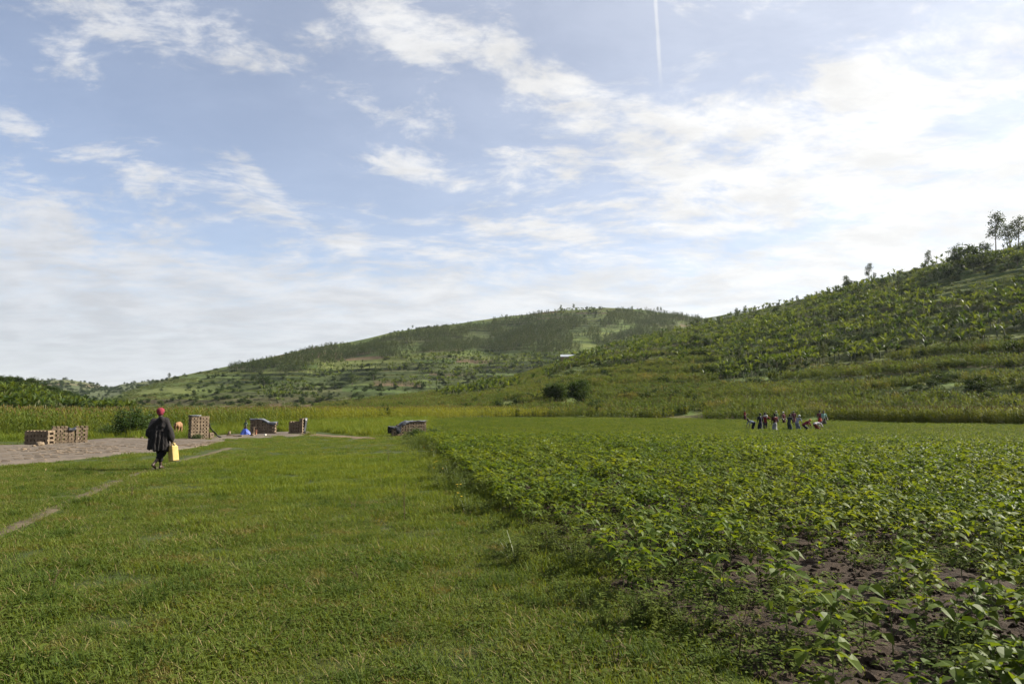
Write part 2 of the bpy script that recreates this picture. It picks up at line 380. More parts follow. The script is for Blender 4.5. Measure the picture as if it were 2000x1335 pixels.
BARE_R = [[(1690,570),(1770,550),(1800,552),(1700,585)],[(1830,580),(1990,540),(2010,560),(1860,600)],[(1560,640),(1700,618),(1760,622),(1620,650)],[(1760,640),(1900,612),(1960,615),(1830,650)]]
def in_any(px, py, L):
    r = np.zeros(np.shape(px), bool)
    for P in L: r |= poly_in(px, py, P)
    return r

def hill_mesh(name, key, a0, a1, na, t0, t1, nt, pal, label_mat, cell=55.0):
    H = HILLS[key]
    az = np.linspace(AZ(a0) if a0 is not None else -1.5, AZ(a1), na); tt = np.linspace(0, 1, nt)**1.0*(t1 - t0) + t0
    A, Tt = np.meshgrid(az, tt, indexing='ij'); rc, rf, zc = H.cols(A); Rr = rf + (rc - rf)*Tt
    z, t, x, y, lv, fr, m = H.z(A, Rr, True)
    V = np.stack([x, y, z], -1).reshape(-1, 3)
    i = np.arange(na - 1)[:, None]*nt + np.arange(nt - 1)[None, :]; i = i.ravel()
    F = np.stack([i, i + nt, i + nt + 1, i + 1], 1)
    me = mesh(name, V, F, [label_mat], True)
    # each terrace strip carries its own crop
    cu = np.floor((A*rc/cell) + _hash(lv, lv*0 + 3, 5)*3.0)
    k = _hash(lv, cu, H.seed); k2 = _hash(lv + 77, cu, H.seed + 3)
    P = np.array(pal); ci = np.minimum((k*len(P)).astype(int), len(P) - 1); col = P[ci]*(0.85 + .3*k2[..., None])
    riser = (sst(fr, .66, .74)*m)[..., None]
    col = col*(1 - riser) + np.array((.040, .052, .020))*riser
    ca = me.color_attributes.new('crop', 'FLOAT_COLOR', 'POINT')
    ca.data.foreach_set('color', np.concatenate([col.reshape(-1, 3), np.ones((len(V), 1))], 1).astype(np.float32).ravel())
    o = obj(name, me); o['kind'] = 'structure'
    return o
PALM = [(.085,.110,.028),(.068,.094,.025),(.055,.082,.021),(.100,.118,.032),(.066,.072,.026),(.085,.110,.028),(.055,.078,.021),(.100,.072,.040)]
PALR = [(.090,.120,.030),(.078,.112,.028),(.066,.100,.024),(.105,.125,.036),(.085,.082,.034),(.078,.112,.028)]
hill_mat = attr_mat('hillside ground', .25); far_mat = attr_mat('far hillside ground', .04)
hill_mesh('hill_middle', 'm', -60, 1900, 560, -.05, 1.25, 300, PALM, hill_mat)
hill_mesh('hill_right', 'r', 570, 4400, 520, -.06, 1.3, 240, PALR, hill_mat, 40)
hill_mesh('hill_left', 'l', -2500, 290, 200, -.05, 1.3, 110, PALM, hill_mat, 30)
hill_mesh('hill_far', 'f', -480, 510, 160, -.05, 1.2, 90, [(.10,.11,.05),(.085,.10,.045),(.13,.11,.07),(.075,.09,.04)], far_mat, 120)
hill_mesh('hill_distant', 'd', 1160, 1890, 100, -.05, 1.2, 60, [(.08,.10,.05),(.07,.09,.04)], far_mat, 200)

# boundary between the meadow and the bean field, as a line on the ground
BB = np.array([gpt(*p)[:2] for p in [(1640,1480),(1500,1345),(1340,1240),(1190,1150),(1085,1070),(985,1010),(905,940),(868,895),(820,862),(800,851)]])
_br = np.hypot(BB[:, 0], BB[:, 1]); _ba = np.arctan2(BB[:, 0], BB[:, 1])
_br = np.concatenate([_br, [_br[-1] + 2, 60, 110]]); _ba = np.concatenate([_ba, [AZ(842), AZ(845), AZ(850)]])
def bean_az(r): return np.interp(r, _br, _ba)
def in_bean(x, y):
    r = np.hypot(x, y); a = np.arctan2(x, y)
    return (a > bean_az(r) + .012*(fbm(np.asarray(x)*1.3, np.asarray(y)*1.3, 8) - .5)*4) & (r < 101 - 6*sst(a, .1, .5)) & (y > 1)
# clay drying ground: near and far edges
CN = np.array([gpt(*p)[:2] for p in [(-420,955),(-150,925),(0,911),(80,905),(160,897),(240,888),(330,882),(390,873),(440,861)]])
CF = np.array([gpt(*p)[:2] for p in [(-420,875),(-150,872),(0,869),(80,868),(160,860),(235,855),(320,857),(390,858),(440,860)]])
def strip_poly(N, Fp): return [tuple(p) for p in N] + [tuple(p) for p in Fp[::-1]]
CLAY = strip_poly(CN, CF)
CLAY2 = [tuple(gpt(*p)[:2]) for p in [(418,858),(500,853),(600,848),(640,852),(720,857),(730,854),(650,846),(600,842),(540,842),(440,848)]]
PATH = np.array([gpt(*p)[:2] for p in [(-120,1110),(0,1042),(70,1010),(150,975),(215,945),(262,928),(330,905),(400,888),(450,874)]])
def d_path(x, y):
    d = np.full(np.shape(x), 1e9)
    for (ax, ay), (bx, by) in zip(PATH[:-1], PATH[1:]):
        l2 = (bx-ax)**2 + (by-ay)**2; t = np.clip(((x-ax)*(bx-ax) + (y-ay)*(by-ay))/l2, 0, 1)
        d = np.minimum(d, np.hypot(x - ax - t*(bx-ax), y - ay - t*(by-ay)))
    return d
def in_clay(x, y): return poly_in(x, y, CLAY) | poly_in(x, y, CLAY2)

# ground sheet out to the horizon
def ground_sheet():
    rr = np.concatenate([[0.0], np.geomspace(1.2, 130, 190), np.geomspace(140, 9000, 40)])
    aa = np.concatenate([np.linspace(-.95, .95, 420), np.linspace(1.0, 2*math.pi - 1.0, 60)])
    A, Rr = np.meshgrid(aa, rr, indexing='ij'); x = Rr*np.sin(A); y = Rr*np.cos(A); z = ground_z(x, y)
    V = np.stack([x, y, z], -1).reshape(-1, 3); na, nr = A.shape
    i = np.arange(na)[:, None]; j = np.arange(nr - 1)[None, :]
    a = (i*nr + j).ravel(); b = (((i + 1) % na)*nr + j).ravel()
    me = mesh('ground', V, np.stack([a, b, b + 1, a + 1], 1), [M['ground']], True)
    bm = bmesh.new(); bm.from_mesh(me); bmesh.ops.remove_doubles(bm, verts=bm.verts, dist=1e-5); bm.to_mesh(me); bm.free()
    o = obj('ground', me); o['kind'] = 'structure'
def ground_mat():
    m, T = mat('meadow ground')
    pos = T.node('ShaderNodeNewGeometry', out=0)
    f = T.ss(T.noise(pos, 1.2, 6, .65), .38, .62); g = T.ss(T.noise(pos, 14, 4, .6), .35, .65)
    col = T.mix(f, (.026, .044, .010, 1), (.046, .062, .016, 1)); col = T.mix(T.m('MULTIPLY', g, .5), col, (.040, .032, .016, 1))
    b = T.node('ShaderNodeBsdfPrincipled', {'Base Color': col, 'Roughness': .95, 'Specular IOR Level': .1}, out=None)
    T.l.new(T.node('ShaderNodeBump', {'Height': T.noise(pos, 40, 5, .7), 'Strength': .7, 'Distance': .04}), b.inputs['Normal'])
    T.l.new(b.outputs[0], T.out.inputs[0]); return m
M['ground'] = ground_mat()
ground_sheet()
def sheet(name, x, y, dz, m, extra=None):   # x, y are 2-D grids
    z = ground_z(x, y) + dz + (extra if extra is not None else 0)
    na, nt = x.shape; V = np.stack([x, y, z], -1).reshape(-1, 3)
    i = (np.arange(na - 1)[:, None]*nt + np.arange(nt - 1)[None, :]).ravel()
    F = np.stack([i, i + nt, i + nt + 1, i + 1], 1)
    me = mesh(name, V, F, [m], True)
    bm = bmesh.new(); bm.from_mesh(me); bmesh.ops.recalc_face_normals(bm, faces=bm.faces)
    if sum(f.normal.z for f in bm.faces) < 0: bmesh.ops.reverse_faces(bm, faces=bm.faces)
    bm.to_mesh(me); bm.free()
    o = obj(name, me); o['kind'] = 'structure'; return o
# bean field soil with tilled lumps
rr = np.concatenate([np.linspace(3.6, 16, 300), np.geomspace(16.1, 101, 120)]); uu = np.linspace(0, 1, 320)
Rg, U = np.meshgrid(rr, uu, indexing='ij'); a_lo = bean_az(Rg) + .02*(fbm(Rg*2.0, Rg*0, 4) - .5); Ag = a_lo + (1.05 - a_lo)*U**1.15
xs, ys = Rg*np.sin(Ag), Rg*np.cos(Ag)
ex = (.085*(fbm(xs*4, ys*4, 21, 5) - .42) + .04*(fbm(xs*1.1, ys*1.1, 22, 2) - .5))*sst(U, 0, .02)*(1 - sst(Rg, 15, 25)*.6)
sheet('field_soil', xs, ys, .022, M['soil'], np.maximum(ex, -.012))
# drying ground and the second clay floor by the stacks
def edges_grid(N, Fp, n, m):
    s = np.linspace(0, len(N) - 1, n); k = np.arange(len(N))
    A = np.stack([np.interp(s, k, N[:, 0]), np.interp(s, k, N[:, 1])], 1); B = np.stack([np.interp(s, k, Fp[:, 0]), np.interp(s, k, Fp[:, 1])], 1)
    A = A + .25*(np.stack([fbm(s*3, s*0, 61), fbm(s*3, s*0 + 9, 62)], 1) - .5); B = B + .3*(np.stack([fbm(s*3, s*0, 63), fbm(s*3, s*0 + 9, 64)], 1) - .5)
    u = np.linspace(0, 1, m)[None, :, None]; G = A[:, None, :]*(1 - u) + B[:, None, :]*u
    return G[..., 0], G[..., 1], np.broadcast_to(u[..., 0], G.shape[:2])
gx, gy, gu = edges_grid(CN, CF, 160, 50)
clay = sheet('drying_ground', gx, gy, .05, M['clay'], .05*(fbm(gx*.9, gy*.9, 71) - .5) - .07*(1 - sst(gu, 0, .04)) - .05*sst(gu, .96, 1))
def clay_z(x, y): return ground_z(x, y) + .05 + .05*(fbm(x*.9, y*.9, 71) - .5)
P2n = np.array([gpt(*p)[:2] for p in [(412,859),(450,857.5),(490,856),(530,854),(560,852.5),(590,851),(606,849)]])
P2f = np.array([gpt(*p)[:2] for p in [(430,850),(455,848),(490,846),(530,844),(560,843),(590,842),(606,843)]])
gx, gy, gu = edges_grid(P2n, P2f, 90, 14)
clay2 = sheet('brickyard_floor', gx, gy, .07, M['clay'], -.09*(1 - sst(gu, 0, .15)) - .07*sst(gu, .85, 1))
D2n = np.array([gpt(*p)[:2] for p in [(604,851),(640,854),(690,857),(730,857.5)]]); D2f = np.array([gpt(*p)[:2] for p in [(604,846),(640,849),(690,853),(730,856)]])
gx, gy, gu = edges_grid(D2n, D2f, 50, 10); sheet('dirt_patch', gx, gy, .06, plain_mat('bare reddish dirt', (.10,.065,.042), (.16,.11,.075), 2, .95, .6, 8), -.09*(1 - sst(gu, 0, .2)) - .07*sst(gu, .8, 1) + .05*(fbm(gx*1.5, gy*1.5, 77) - .5))
# footpath
n = 160; s = np.linspace(0, len(PATH) - 1, n); k = np.arange(len(PATH))
cx, cy = np.interp(s, k, PATH[:, 0]), np.interp(s, k, PATH[:, 1]); tx, ty = np.gradient(cx), np.gradient(cy); tl = np.hypot(tx, ty)
wv = (.08 + .18*fbm(s*4, s*0, 81))
ofs = np.linspace(-1, 1, 6)[None, :]
gx = cx[:, None] - (ty/tl*wv)[:, None]*ofs + .12*(fbm(s*3, s*0 + 4, 82) - .5)[:, None]; gy = cy[:, None] + (tx/tl*wv)[:, None]*ofs
sheet('path', gx, gy, .012, M['path'], -.02*np.abs(ofs)**3 + 0*gx)

# ------------------------------------------------------------------ scattered growth (geometry nodes)
_gn = {}
def scatter(name, pts, rz, scl, variants, label=None, cat=None, tilt=None):
    n = len(pts)
    if n == 0: return
    me = bpy.data.meshes.new(name); me.vertices.add(n); me.vertices.foreach_set('co', np.asarray(pts, np.float32).ravel())
    rot = np.zeros((n, 3), np.float32); rot[:, 2] = rz
    if tilt is not None: rot[:, :2] = tilt
    a = me.attributes.new('rot', 'FLOAT_VECTOR', 'POINT'); a.data.foreach_set('vector', rot.ravel())
    a = me.attributes.new('scl', 'FLOAT', 'POINT'); a.data.foreach_set('value', np.asarray(scl, np.float32))
    a = me.attributes.new('pick', 'INT', 'POINT'); a.data.foreach_set('value', rng.integers(0, len(variants), n).astype(np.int32))
    col = bpy.data.collections.new(name + ' kinds')
    for i, vm in enumerate(variants):
        col.objects.link(bpy.data.objects.new('%s_kind_%02d' % (name, i), vm))
    g = bpy.data.node_groups.new(name, 'GeometryNodeTree')
    g.interface.new_socket('Geometry', in_out='INPUT', socket_type='NodeSocketGeometry'); g.interface.new_socket('Geometry', in_out='OUTPUT', socket_type='NodeSocketGeometry')
    N = g.nodes; L = g.links
    gi = N.new('NodeGroupInput'); go = N.new('NodeGroupOutput')
    ci = N.new('GeometryNodeCollectionInfo'); ci.inputs[0].default_value = col; ci.inputs['Separate Children'].default_value = True
    ip = N.new('GeometryNodeInstanceOnPoints'); ip.inputs['Pick Instance'].default_value = True
    def at_(nm, ty):
        q = N.new('GeometryNodeInputNamedAttribute'); q.data_type = ty; q.inputs[0].default_value = nm; return q.outputs[0]
    L.new(gi.outputs[0], ip.inputs['Points']); L.new(ci.outputs[0], ip.inputs['Instance'])
    L.new(at_('pick', 'INT'), ip.inputs['Instance Index'])
    e2r = N.new('FunctionNodeEulerToRotation'); L.new(at_('rot', 'FLOAT_VECTOR'), e2r.inputs[0]); L.new(e2r.outputs[0], ip.inputs['Rotation'])
    L.new(at_('scl', 'FLOAT'), ip.inputs['Scale']); L.new(ip.outputs[0], go.inputs[0])
    o = obj(name, me); md = o.modifiers.new('scatter', 'NODES'); md.node_group = g
    tag(o, label, cat, None, 'stuff')
    return o

# leaf-shaped pieces -------------------------------------------------
def blade(mb, base, h, w, az, lean, curl, m=0, seg=3, wmax=.25):
    # tapering strip leaving base, leaning towards az and curling over
    d = np.array([math.cos(az), math.sin(az), 0]); sd = np.array([-math.sin(az), math.cos(az), 0])
    p = np.array(base, float); ang = lean; st = h/seg; L = []
    for i in range(seg + 1):
        f = i/seg; ww = w*(min(1, .55 + f/wmax*.45) if f < wmax else max(0.0, 1 - ((f - wmax)/(1 - wmax))**1.6))
        L.append((p - sd*ww/2, p + sd*ww/2) if i < seg else (p,))
        p = p + (d*math.sin(ang) + np.array([0, 0, math.cos(ang)]))*st; ang += curl/seg
    V = []; F = []
    for l in L: V += list(l)
    for i in range(seg - 1): F.append((2*i, 2*i+1, 2*i+3, 2*i+2))
    F.append((2*seg-2, 2*seg-1, 2*seg))
    mb.add(V, F, m)
def oval(mb, base, d, nrm, L, w, m=0, fold=.25, droop=.2):
    # pointed oval leaflet folded along its midrib
    d = np.asarray(d, float); d /= np.linalg.norm(d); nrm = np.asarray(nrm, float); nrm = nrm - d*np.dot(nrm, d); nrm /= np.linalg.norm(nrm) + 1e-9
    s = np.cross(d, nrm); b = np.asarray(base, float)
    P = [b]
    for f, ww in ((.30, 1.0), (.62, .82)):
        c = b + d*L*f - nrm*L*droop*f*f
        P += [c + s*w/2*ww + nrm*fold*w*.5*ww, c, c - s*w/2*ww + nrm*fold*w*.5*ww]
    P.append(b + d*L - nrm*L*droop)
    mb.add(P, [(0,1,2),(0,2,3),(1,4,5,2),(2,5,6,3),(4,7,5),(5,7,6)], m)

def turf_mesh(n, rad, hlo, hhi, w, m, clover=0, straw=0, flat=.5):
    mb = MB()
    for i in range(n):
        a = random.random()*6.28; q = rad*math.sqrt(random.random())
        blade(mb, (q*math.cos(a), q*math.sin(a), -.01), random.uniform(hlo, hhi), w*random.uniform(.7, 1.3), random.random()*6.28, random.uniform(.05, flat), random.uniform(.2, 1.5), 0, 3)
    for i in range(clover):
        a = random.random()*6.28; q = rad*math.sqrt(random.random()); h = random.uniform(.015, .05)
        d = (math.cos(a*3), math.sin(a*3), random.uniform(-.1, .4)); oval(mb, (q*math.cos(a), q*math.sin(a), h), d, (0, 0, 1), random.uniform(.02, .04), random.uniform(.012, .022), 1)
    for i in range(straw):
        a = random.random()*6.28; q = rad*math.sqrt(random.random())
        blade(mb, (q*math.cos(a), q*math.sin(a), .005), random.uniform(.05, .13), w*.8, random.random()*6.28, random.uniform(.9, 1.4), .3, 2, 2)
    return mb.mesh('turf', [M[m], M['clover'], M['straw']])
TURF = [turf_mesh(150, .22, .03, .085, .0052, 'turf', 14, 8, .9) for _ in range(5)]
LUSH = [turf_mesh(150, .24, .05, .13, .0060, 'lush', 14, 3, .6) for _ in range(4)]
TUFT = [turf_mesh(110, .12, .07, .19, .005, 'rank', 6, 4, .9) for _ in range(4)]
COARSE = [turf_mesh(110, .42, .06, .18, .013, 'turf', 26, 8, .6) for _ in range(4)]
REED = [turf_mesh(110, .5, .35, .85, .022, 'lush', 0, 8, .45) for _ in range(3)]
HERB = []
for _ in range(5):
    mb = MB()
    for i in range(46):
        a = random.random()*6.28; q = .17*math.sqrt(random.random()); h = random.uniform(.02, .12)
        oval(mb, (q*math.cos(a), q*math.sin(a), h), (math.cos(a + random.uniform(-1, 1)), math.sin(a + random.uniform(-1, 1)), random.uniform(-.2, .5)), (0, 0, 1), random.uniform(.03, .065), random.uniform(.018, .036), 0)
    HERB.append(mb.mesh('herb', [M['clover']]))

def wedge(n, r0, r1, a0, a1):
    r = np.sqrt(rng.uniform(r0*r0, r1*r1, n)); a = rng.uniform(a0, a1, n)
    return r*np.sin(a), r*np.cos(a), r, a
def put(x, y, dz=0.0): return np.stack([x, y, ground_z(x, y) + dz], 1)
def area_n(r0, r1, a0, a1, dens): return int(.5*(r1*r1 - r0*r0)*(a1 - a0)*dens)
P = {'TURF': [], 'LUSH': [], 'TUFT': [], 'COARSE': [], 'HERB': [], 'REED': []}
def lush_mask(x, y):
    px, py = proj(put(x, y)); b = np.exp(-((px - 640)/260)**2 - ((py - 930)/70)**2)
    return b*.75 + .7*(fbm(x*.8, y*.8, 33) - .5) + .25*np.exp(-((bean_az(np.hypot(x, y)) - np.arctan2(x, y))*np.hypot(x, y)/1.2)**2)
for (r0, r1, dens) in ((3.8, 8, 70), (8, 14, 46), (14, 24, 26)):
    n = area_n(r0, r1, -.80, .80, dens); x, y, r, a = wedge(n, r0, r1, -.80, .80)
    dp = d_path(x, y)
    into = (a - bean_az(r))*r
    ok = (~in_bean(x, y) | ((into < 1.2) & (rng.random(n) < .85*(1 - into/1.2)))) & ~in_clay(x, y) & (dp > .05) & (rng.random(n) > .68*np.exp(-(dp/.30)**2))
    ok &= (fbm(x*1.6, y*1.6, 91) > .33) | (rng.random(n) > .60)
    lm = lush_mask(x, y) + .15*rng.standard_normal(n)
    P['TURF'].append(np.stack([x, y], 1)[ok & (lm < .42)]); P['LUSH'].append(np.stack([x, y], 1)[ok & (lm >= .42)])
    sel = ok & (rng.random(n) < .28) & (fbm(x*1.2, y*1.2, 95, 4) > .57); P['TUFT'].append(np.stack([x, y], 1)[sel])
    dB = (bean_az(r) - a)*r
    sel = ok & (dB < .7) & (rng.random(n) < .20); P['HERB'].append(np.stack([x, y], 1)[sel])
    sel = ok & (rng.random(n) < .02); P['HERB'].append(np.stack([x, y], 1)[sel])
    sel = ok & (dB < .8) & (rng.random(n) < .10); P['TUFT'].append(np.stack([x, y], 1)[sel])
for (r0, r1, dens) in ((23, 45, 7), (45, 125, 1.6)):
    n = area_n(r0, r1, -.85, .85, dens); x, y, r, a = wedge(n, r0, r1, -.85, .85)
    ok = ~in_bean(x, y) & ~in_clay(x, y) & (d_path(x, y) > .3)
    P['COARSE'].append(np.stack([x, y], 1)[ok])
for nm, V, lab, cat, s0, s1 in (('TURF', TURF, 'short meadow turf across the open ground', 'grass', .8, 1.3), ('LUSH', LUSH, 'bright longer grass in the middle of the meadow', 'grass', .7, 1.3),
        ('TUFT', TUFT, 'darker taller grass tufts dotted over the meadow', 'grass', .4, 1.0), ('COARSE', COARSE, 'grass beyond the brickyard up to the tall crop', 'grass', .8, 1.5), ('HERB', HERB, 'low broad leaved weeds along the field edge', 'weeds', .4, .9)):
    q = np.vstack(P[nm]); n = len(q); sz = rng.uniform(s0, s1, n)*(.35 + 1.35*fbm(q[:, 0]*1.5, q[:, 1]*1.5, 97, 4))
    if nm == 'COARSE': sz *= .45 + .55*sst(np.hypot(q[:, 0], q[:, 1]), 40, 60)
    scatter({'TURF': 'meadow_turf', 'LUSH': 'meadow_grass', 'TUFT': 'grass_tufts', 'COARSE': 'rough_grass', 'HERB': 'ground_weeds'}[nm], put(q[:, 0], q[:, 1]), rng.uniform(0, 6.28, n), sz, V, lab, cat)
# ragged fringe of weeds between meadow and field
EDGE = []
for _ in range(5):
    mb = MB()
    for k in range(6):
        a_ = random.random()*6.28; q = random.uniform(.02, .12); tp = np.array([q*math.cos(a_)*1.5, q*math.sin(a_)*1.5, random.uniform(.16, .34)])
        mb.tube([(0, 0, -.02), tp*np.array([.4, .4, .5]), tp], [.003, .0025, .001], 3, 1, cap=False)
        for i in range(13):
            f = random.uniform(.15, 1.0); L_ = random.uniform(.025, .06); b_ = random.random()*6.28
            oval(mb, tp*np.array([f**1.3, f**1.3, f]), (math.cos(b_), math.sin(b_), random.uniform(-.1, .7)), (0, 0, 1), L_, L_*.45, 0, .3, .3)
    EDGE.append(mb.mesh('edge weed', [M['clover'], M['beanstem']]))
n = 1500; r = rng.uniform(5.5, 42, n)**1.0; a = bean_az(r) - rng.normal(.1, .42, n)/r; x, y = r*np.sin(a), r*np.cos(a); ok = (fbm(x*.9, y*.9, 107, 3) > .44) & ~in_clay(x, y)
scatter('edge_weeds', put(x[ok], y[ok]), rng.uniform(0, 6.28, ok.sum()), rng.uniform(.4, 1.15, ok.sum()), EDGE, 'ragged fringe of leafy weeds between meadow and bean field', 'weeds')
# reeds and taller grass between the brickyard and the tall crop
n = 8000; x, y, r, a = wedge(n, 50, 125, -.8, .2); px, py = proj(put(x, y))
ok = ~in_clay(x, y) & ~in_bean(x, y) & ((fbm(x*.12, y*.12, 101) > .5) | (px > 600)) & (px < 850)
scatter('reeds', put(x[ok], y[ok]), rng.uniform(0, 6.28, ok.sum()), rng.uniform(.5, 1.05, ok.sum()), REED, 'tall green reedy grass behind the brick stacks', 'grass')

# ------------------------------------------------------------------ plants with leaves
def trifoliate(L, pet, m=0, ms=1):
    mb = MB(); up = random.uniform(.75, 1.05)
    e = np.array([pet*math.cos(up), 0, pet*math.sin(up)])
    mb.tube([(0, 0, 0), e*.55 + np.array([0, 0, -.005]), e], [.0022, .0018, .0014], 3, ms, cap=False)
    tl = random.uniform(-.55, .75)
    for k, (da, l) in enumerate(((0, 1.0), (1.35, .86), (-1.35, .86))):
        dz = tl if k == 0 else random.uniform(-.5, .5)
        d = np.array([math.cos(da), math.sin(da), dz]); nr = np.array([-.35*dz, random.uniform(-.35, .35), 1.0])
        oval(mb, e + d*.006, d, nr, L*l*random.uniform(.9, 1.1), L*l*random.uniform(.60, .74), m, random.uniform(.2, .5), random.uniform(.0, .35))
    return mb
LEAF3 = [trifoliate(.115, .13), trifoliate(.10, .10), trifoliate(.125, .15), trifoliate(.085, .08), trifoliate(.11, .12)]
BM_ = [M['bean'], M['beanstem']]
LEAF3_ME = [l.mesh('bean leaf', BM_) for l in LEAF3]
_LV = [(np.vstack(l.V), l.F, l.M) for l in LEAF3]
STEM_ME = []
for h in (.27, .33):
    mb = MB(); mb.tube([(0, 0, -.03), (.006, .003, h*.5), (-.004, .008, h)], [.0045, .0036, .002], 4, 0); STEM_ME.append(mb.mesh('bean stem', [M['beanstem']]))
def bean_spec(nl):
    h = random.choice((0, 1)); H = (.27, .33)[h]; L = []; a = random.random()*6.28
    for i in range(nl):
        f = .30 + .70*i/(nl - 1); a += 2.2 + random.uniform(-.5, .5)
        L.append((random.randrange(5), H*f, a, random.uniform(-.45, .25) if i < nl - 1 else random.uniform(-.7, -.2), random.uniform(.7, 1.1)*(1.0 if i < nl - 1 else .75)))
    return h, L
def rotm(a, tilt): return np.array(Euler((0, tilt, a)).to_matrix())
def bean_mesh(nl, per=1, spread=0.0):
    mb = MB()
    for k in range(per):
        h, L = bean_spec(nl); o = np.array([random.uniform(-spread, spread), random.uniform(-spread, spread), 0])
        H = (.27, .33)[h]; mb.tube(np.array([(0, 0, -.03), (.006, .003, H*.5), (-.004, .008, H)]) + o, [.0045, .0036, .002], 3, 1, cap=False)
        for v, z, a, ti, s in L:
            V, F, Mi = _LV[v]; V = (V*s) @ rotm(a, ti).T + np.array([0, 0, z]) + o
            base = mb.n; mb.V.append(V); mb.F += [tuple(i + base for i in f) for f in F]; mb.M += Mi; mb.n += len(V)
    return mb.mesh('bean plant', BM_)
BEAN_V = [bean_mesh(9) for _ in range(8)]
def jgrid(sp, x0, x1, y0, y1, j=.42):
    gx_, gy_ = np.meshgrid(np.arange(x0, x1, sp), np.arange(y0, y1, sp)); n = gx_.size
    return gx_.ravel() + rng.uniform(-j, j, n)*sp, gy_.ravel() + rng.uniform(-j, j, n)*sp
x, y = jgrid(.27, -16, 95, 3.5, 101); r = np.hypot(x, y); a = np.arctan2(x, y)
pxx, pyy = proj(put(x, y))
ok = in_bean(x, y) & (a < .72) & (r > 4.2) & (pxx < 2150)
dens = .48 + .62*sst(r, 6, 14) + 1.6*(fbm(x*.7, y*.7, 111, 3) - .5)
dens = np.where(r > 30, .62, dens)
ok &= rng.random(len(x)) < dens
x, y, r, a = x[ok], y[ok], r[ok], a[ok]; sz = rng.uniform(.70, 1.2, len(x))*(.85 + .35*fbm(x*.4, y*.4, 113, 2))
pts = put(x, y, .015); px, py = proj(pts); vis = (px > -10) & (px < 2010) & (py < 1350)
order = np.argsort(np.where(vis, r, 1e9)); near = order[:300]; rest = np.ones(len(x), bool); rest[near] = False
for j, i in enumerate(near):
    rz = rng.uniform(0, 6.28)
    lab = 'young bean plant with three part leaves standing in the dark soil of the field'
    if j < 190:
        e = empty('bean_plant', pts[i], rz, sz[i]); tag(e, lab, 'plant', 'bean plants nearest the camera')
        h, L = bean_spec(7); obj('stem', STEM_ME[h], e)
        for v, z, aa, ti, s in L: obj('leaf', LEAF3_ME[v], e, (0, 0, z), (0, ti, aa), s)
    else:
        o = obj('bean_plant', BEAN_V[j % 8], None, pts[i], (0, 0, rz), float(sz[i])); tag(o, lab, 'plant', 'bean plants nearest the camera')
far1 = rest & (r < 34); far2 = rest & (r >= 34)
scatter('bean_crop', pts[far1], rng.uniform(0, 6.28, far1.sum()), sz[far1], BEAN_V, 'dense green bean crop filling the middle of the field', 'crop')
scatter('far_bean_crop', pts[far2], rng.uniform(0, 6.28, far2.sum()), sz[far2]*.80, BEAN_V, 'far part of the bean crop around the field workers', 'crop')
# seedlings and weeds between the bean plants, clods of soil
n = 2200; x, y, r, a = wedge(n, 4.0, 15, .0, .75); ok = in_bean(x, y) & (fbm(x*1.2, y*1.2, 121) > .50)
scatter('field_weeds', put(x[ok], y[ok], .02), rng.uniform(0, 6.28, ok.sum()), rng.uniform(.5, 1.1, ok.sum()), HERB, 'small weeds sprouting between the bean plants', 'weeds')
CLOD = []
for _ in range(4):
    bm = bmesh.new(); bmesh.ops.create_icosphere(bm, subdivisions=2, radius=.03)
    for v in bm.verts: v.co = v.co*random.uniform(.7, 1.2); v.co.z *= .7
    me = bpy.data.meshes.new('clod'); bm.to_mesh(me); bm.free(); me.materials.append(M['clod']); CLOD.append(me)
n = 9000; x, y, r, a = wedge(n, 4.0, 13, .0, .75); ok = in_bean(x, y)
scatter('soil_clods', put(x[ok], y[ok], .03), rng.uniform(0, 6.28, ok.sum()), np.minimum(rng.exponential(.45, ok.sum()) + .15, 1.7), CLOD, 'crumbled clods of brown soil in the field', 'soil')

# tall cereal (sorghum) ------------------------------------------------
def cereal(h, nl, ll, lw, head=True, wide=.0, m='sorghum'):
    mb = MB()
    mb.tube([(0, 0, -.05), (.01, .01, h*.5), (.03, 0, h)], [.014, .012, .007], 3, 0, cap=False)
    a = random.random()*6.28
    for i in range(nl):
        f = .12 + .80*i/(nl - 1); a += 2.6 + random.uniform(-.6, .6)
        blade(mb, (.01, .01, h*f), ll*random.uniform(.75, 1.1)*(1 - .3*abs(f - .5)), lw*random.uniform(.8, 1.2), a, random.uniform(.25, .6), random.uniform(1.0, 2.2), 0, 4, .3)
    if head:
        mb.tube([(.03, 0, h), (.035, .01, h + .08), (.05, .02, h + .20), (.06, .02, h + .27)], [.008, .042, .035, .006], 5, 1)
    return mb
SM = [M['sorghum'], M['tassel']]; MM = [M['maize'], M['tassel']]
SORG = [cereal(random.uniform(1.85, 2.1), 9, .85, .075, i % 2 == 0).mesh('sorghum', SM) for i in range(6)]
RIPE = []
for i in range(5):
    RIPE.append(cereal(random.uniform(1.7, 2.0), 9, .8, .075, i % 2 == 0).mesh('ripe sorghum', [M['ripe'], M['tassel']]))
def patch(k, rad, **kw):
    mb = MB()
    for i in range(k):
        c = cereal(**{**kw, 'h': kw['h']*random.uniform(.8, 1.15), 'head': random.random() < kw.get('head', .4)}); V = np.vstack(c.V); q = rad*math.sqrt(random.random()); a = random.random()*6.28
        base = mb.n; mb.V.append(V + np.array([q*math.cos(a), q*math.sin(a), 0])); mb.F += [tuple(j + base for j in f) for f in c.F]; mb.M += c.M; mb.n += len(V)
    return mb
MAIZE = [patch(6, .85, h=1.25, nl=6, ll=.75, lw=.085, head=h).mesh('maize', MM) for h in (.0, .15, .15, .5, .0, .3)]
n = 40000; x, y, r, a = wedge(n, 55, 190, -.86, AZ(1175)); pxc = 1000 + np.tan(a)*FPX*cp
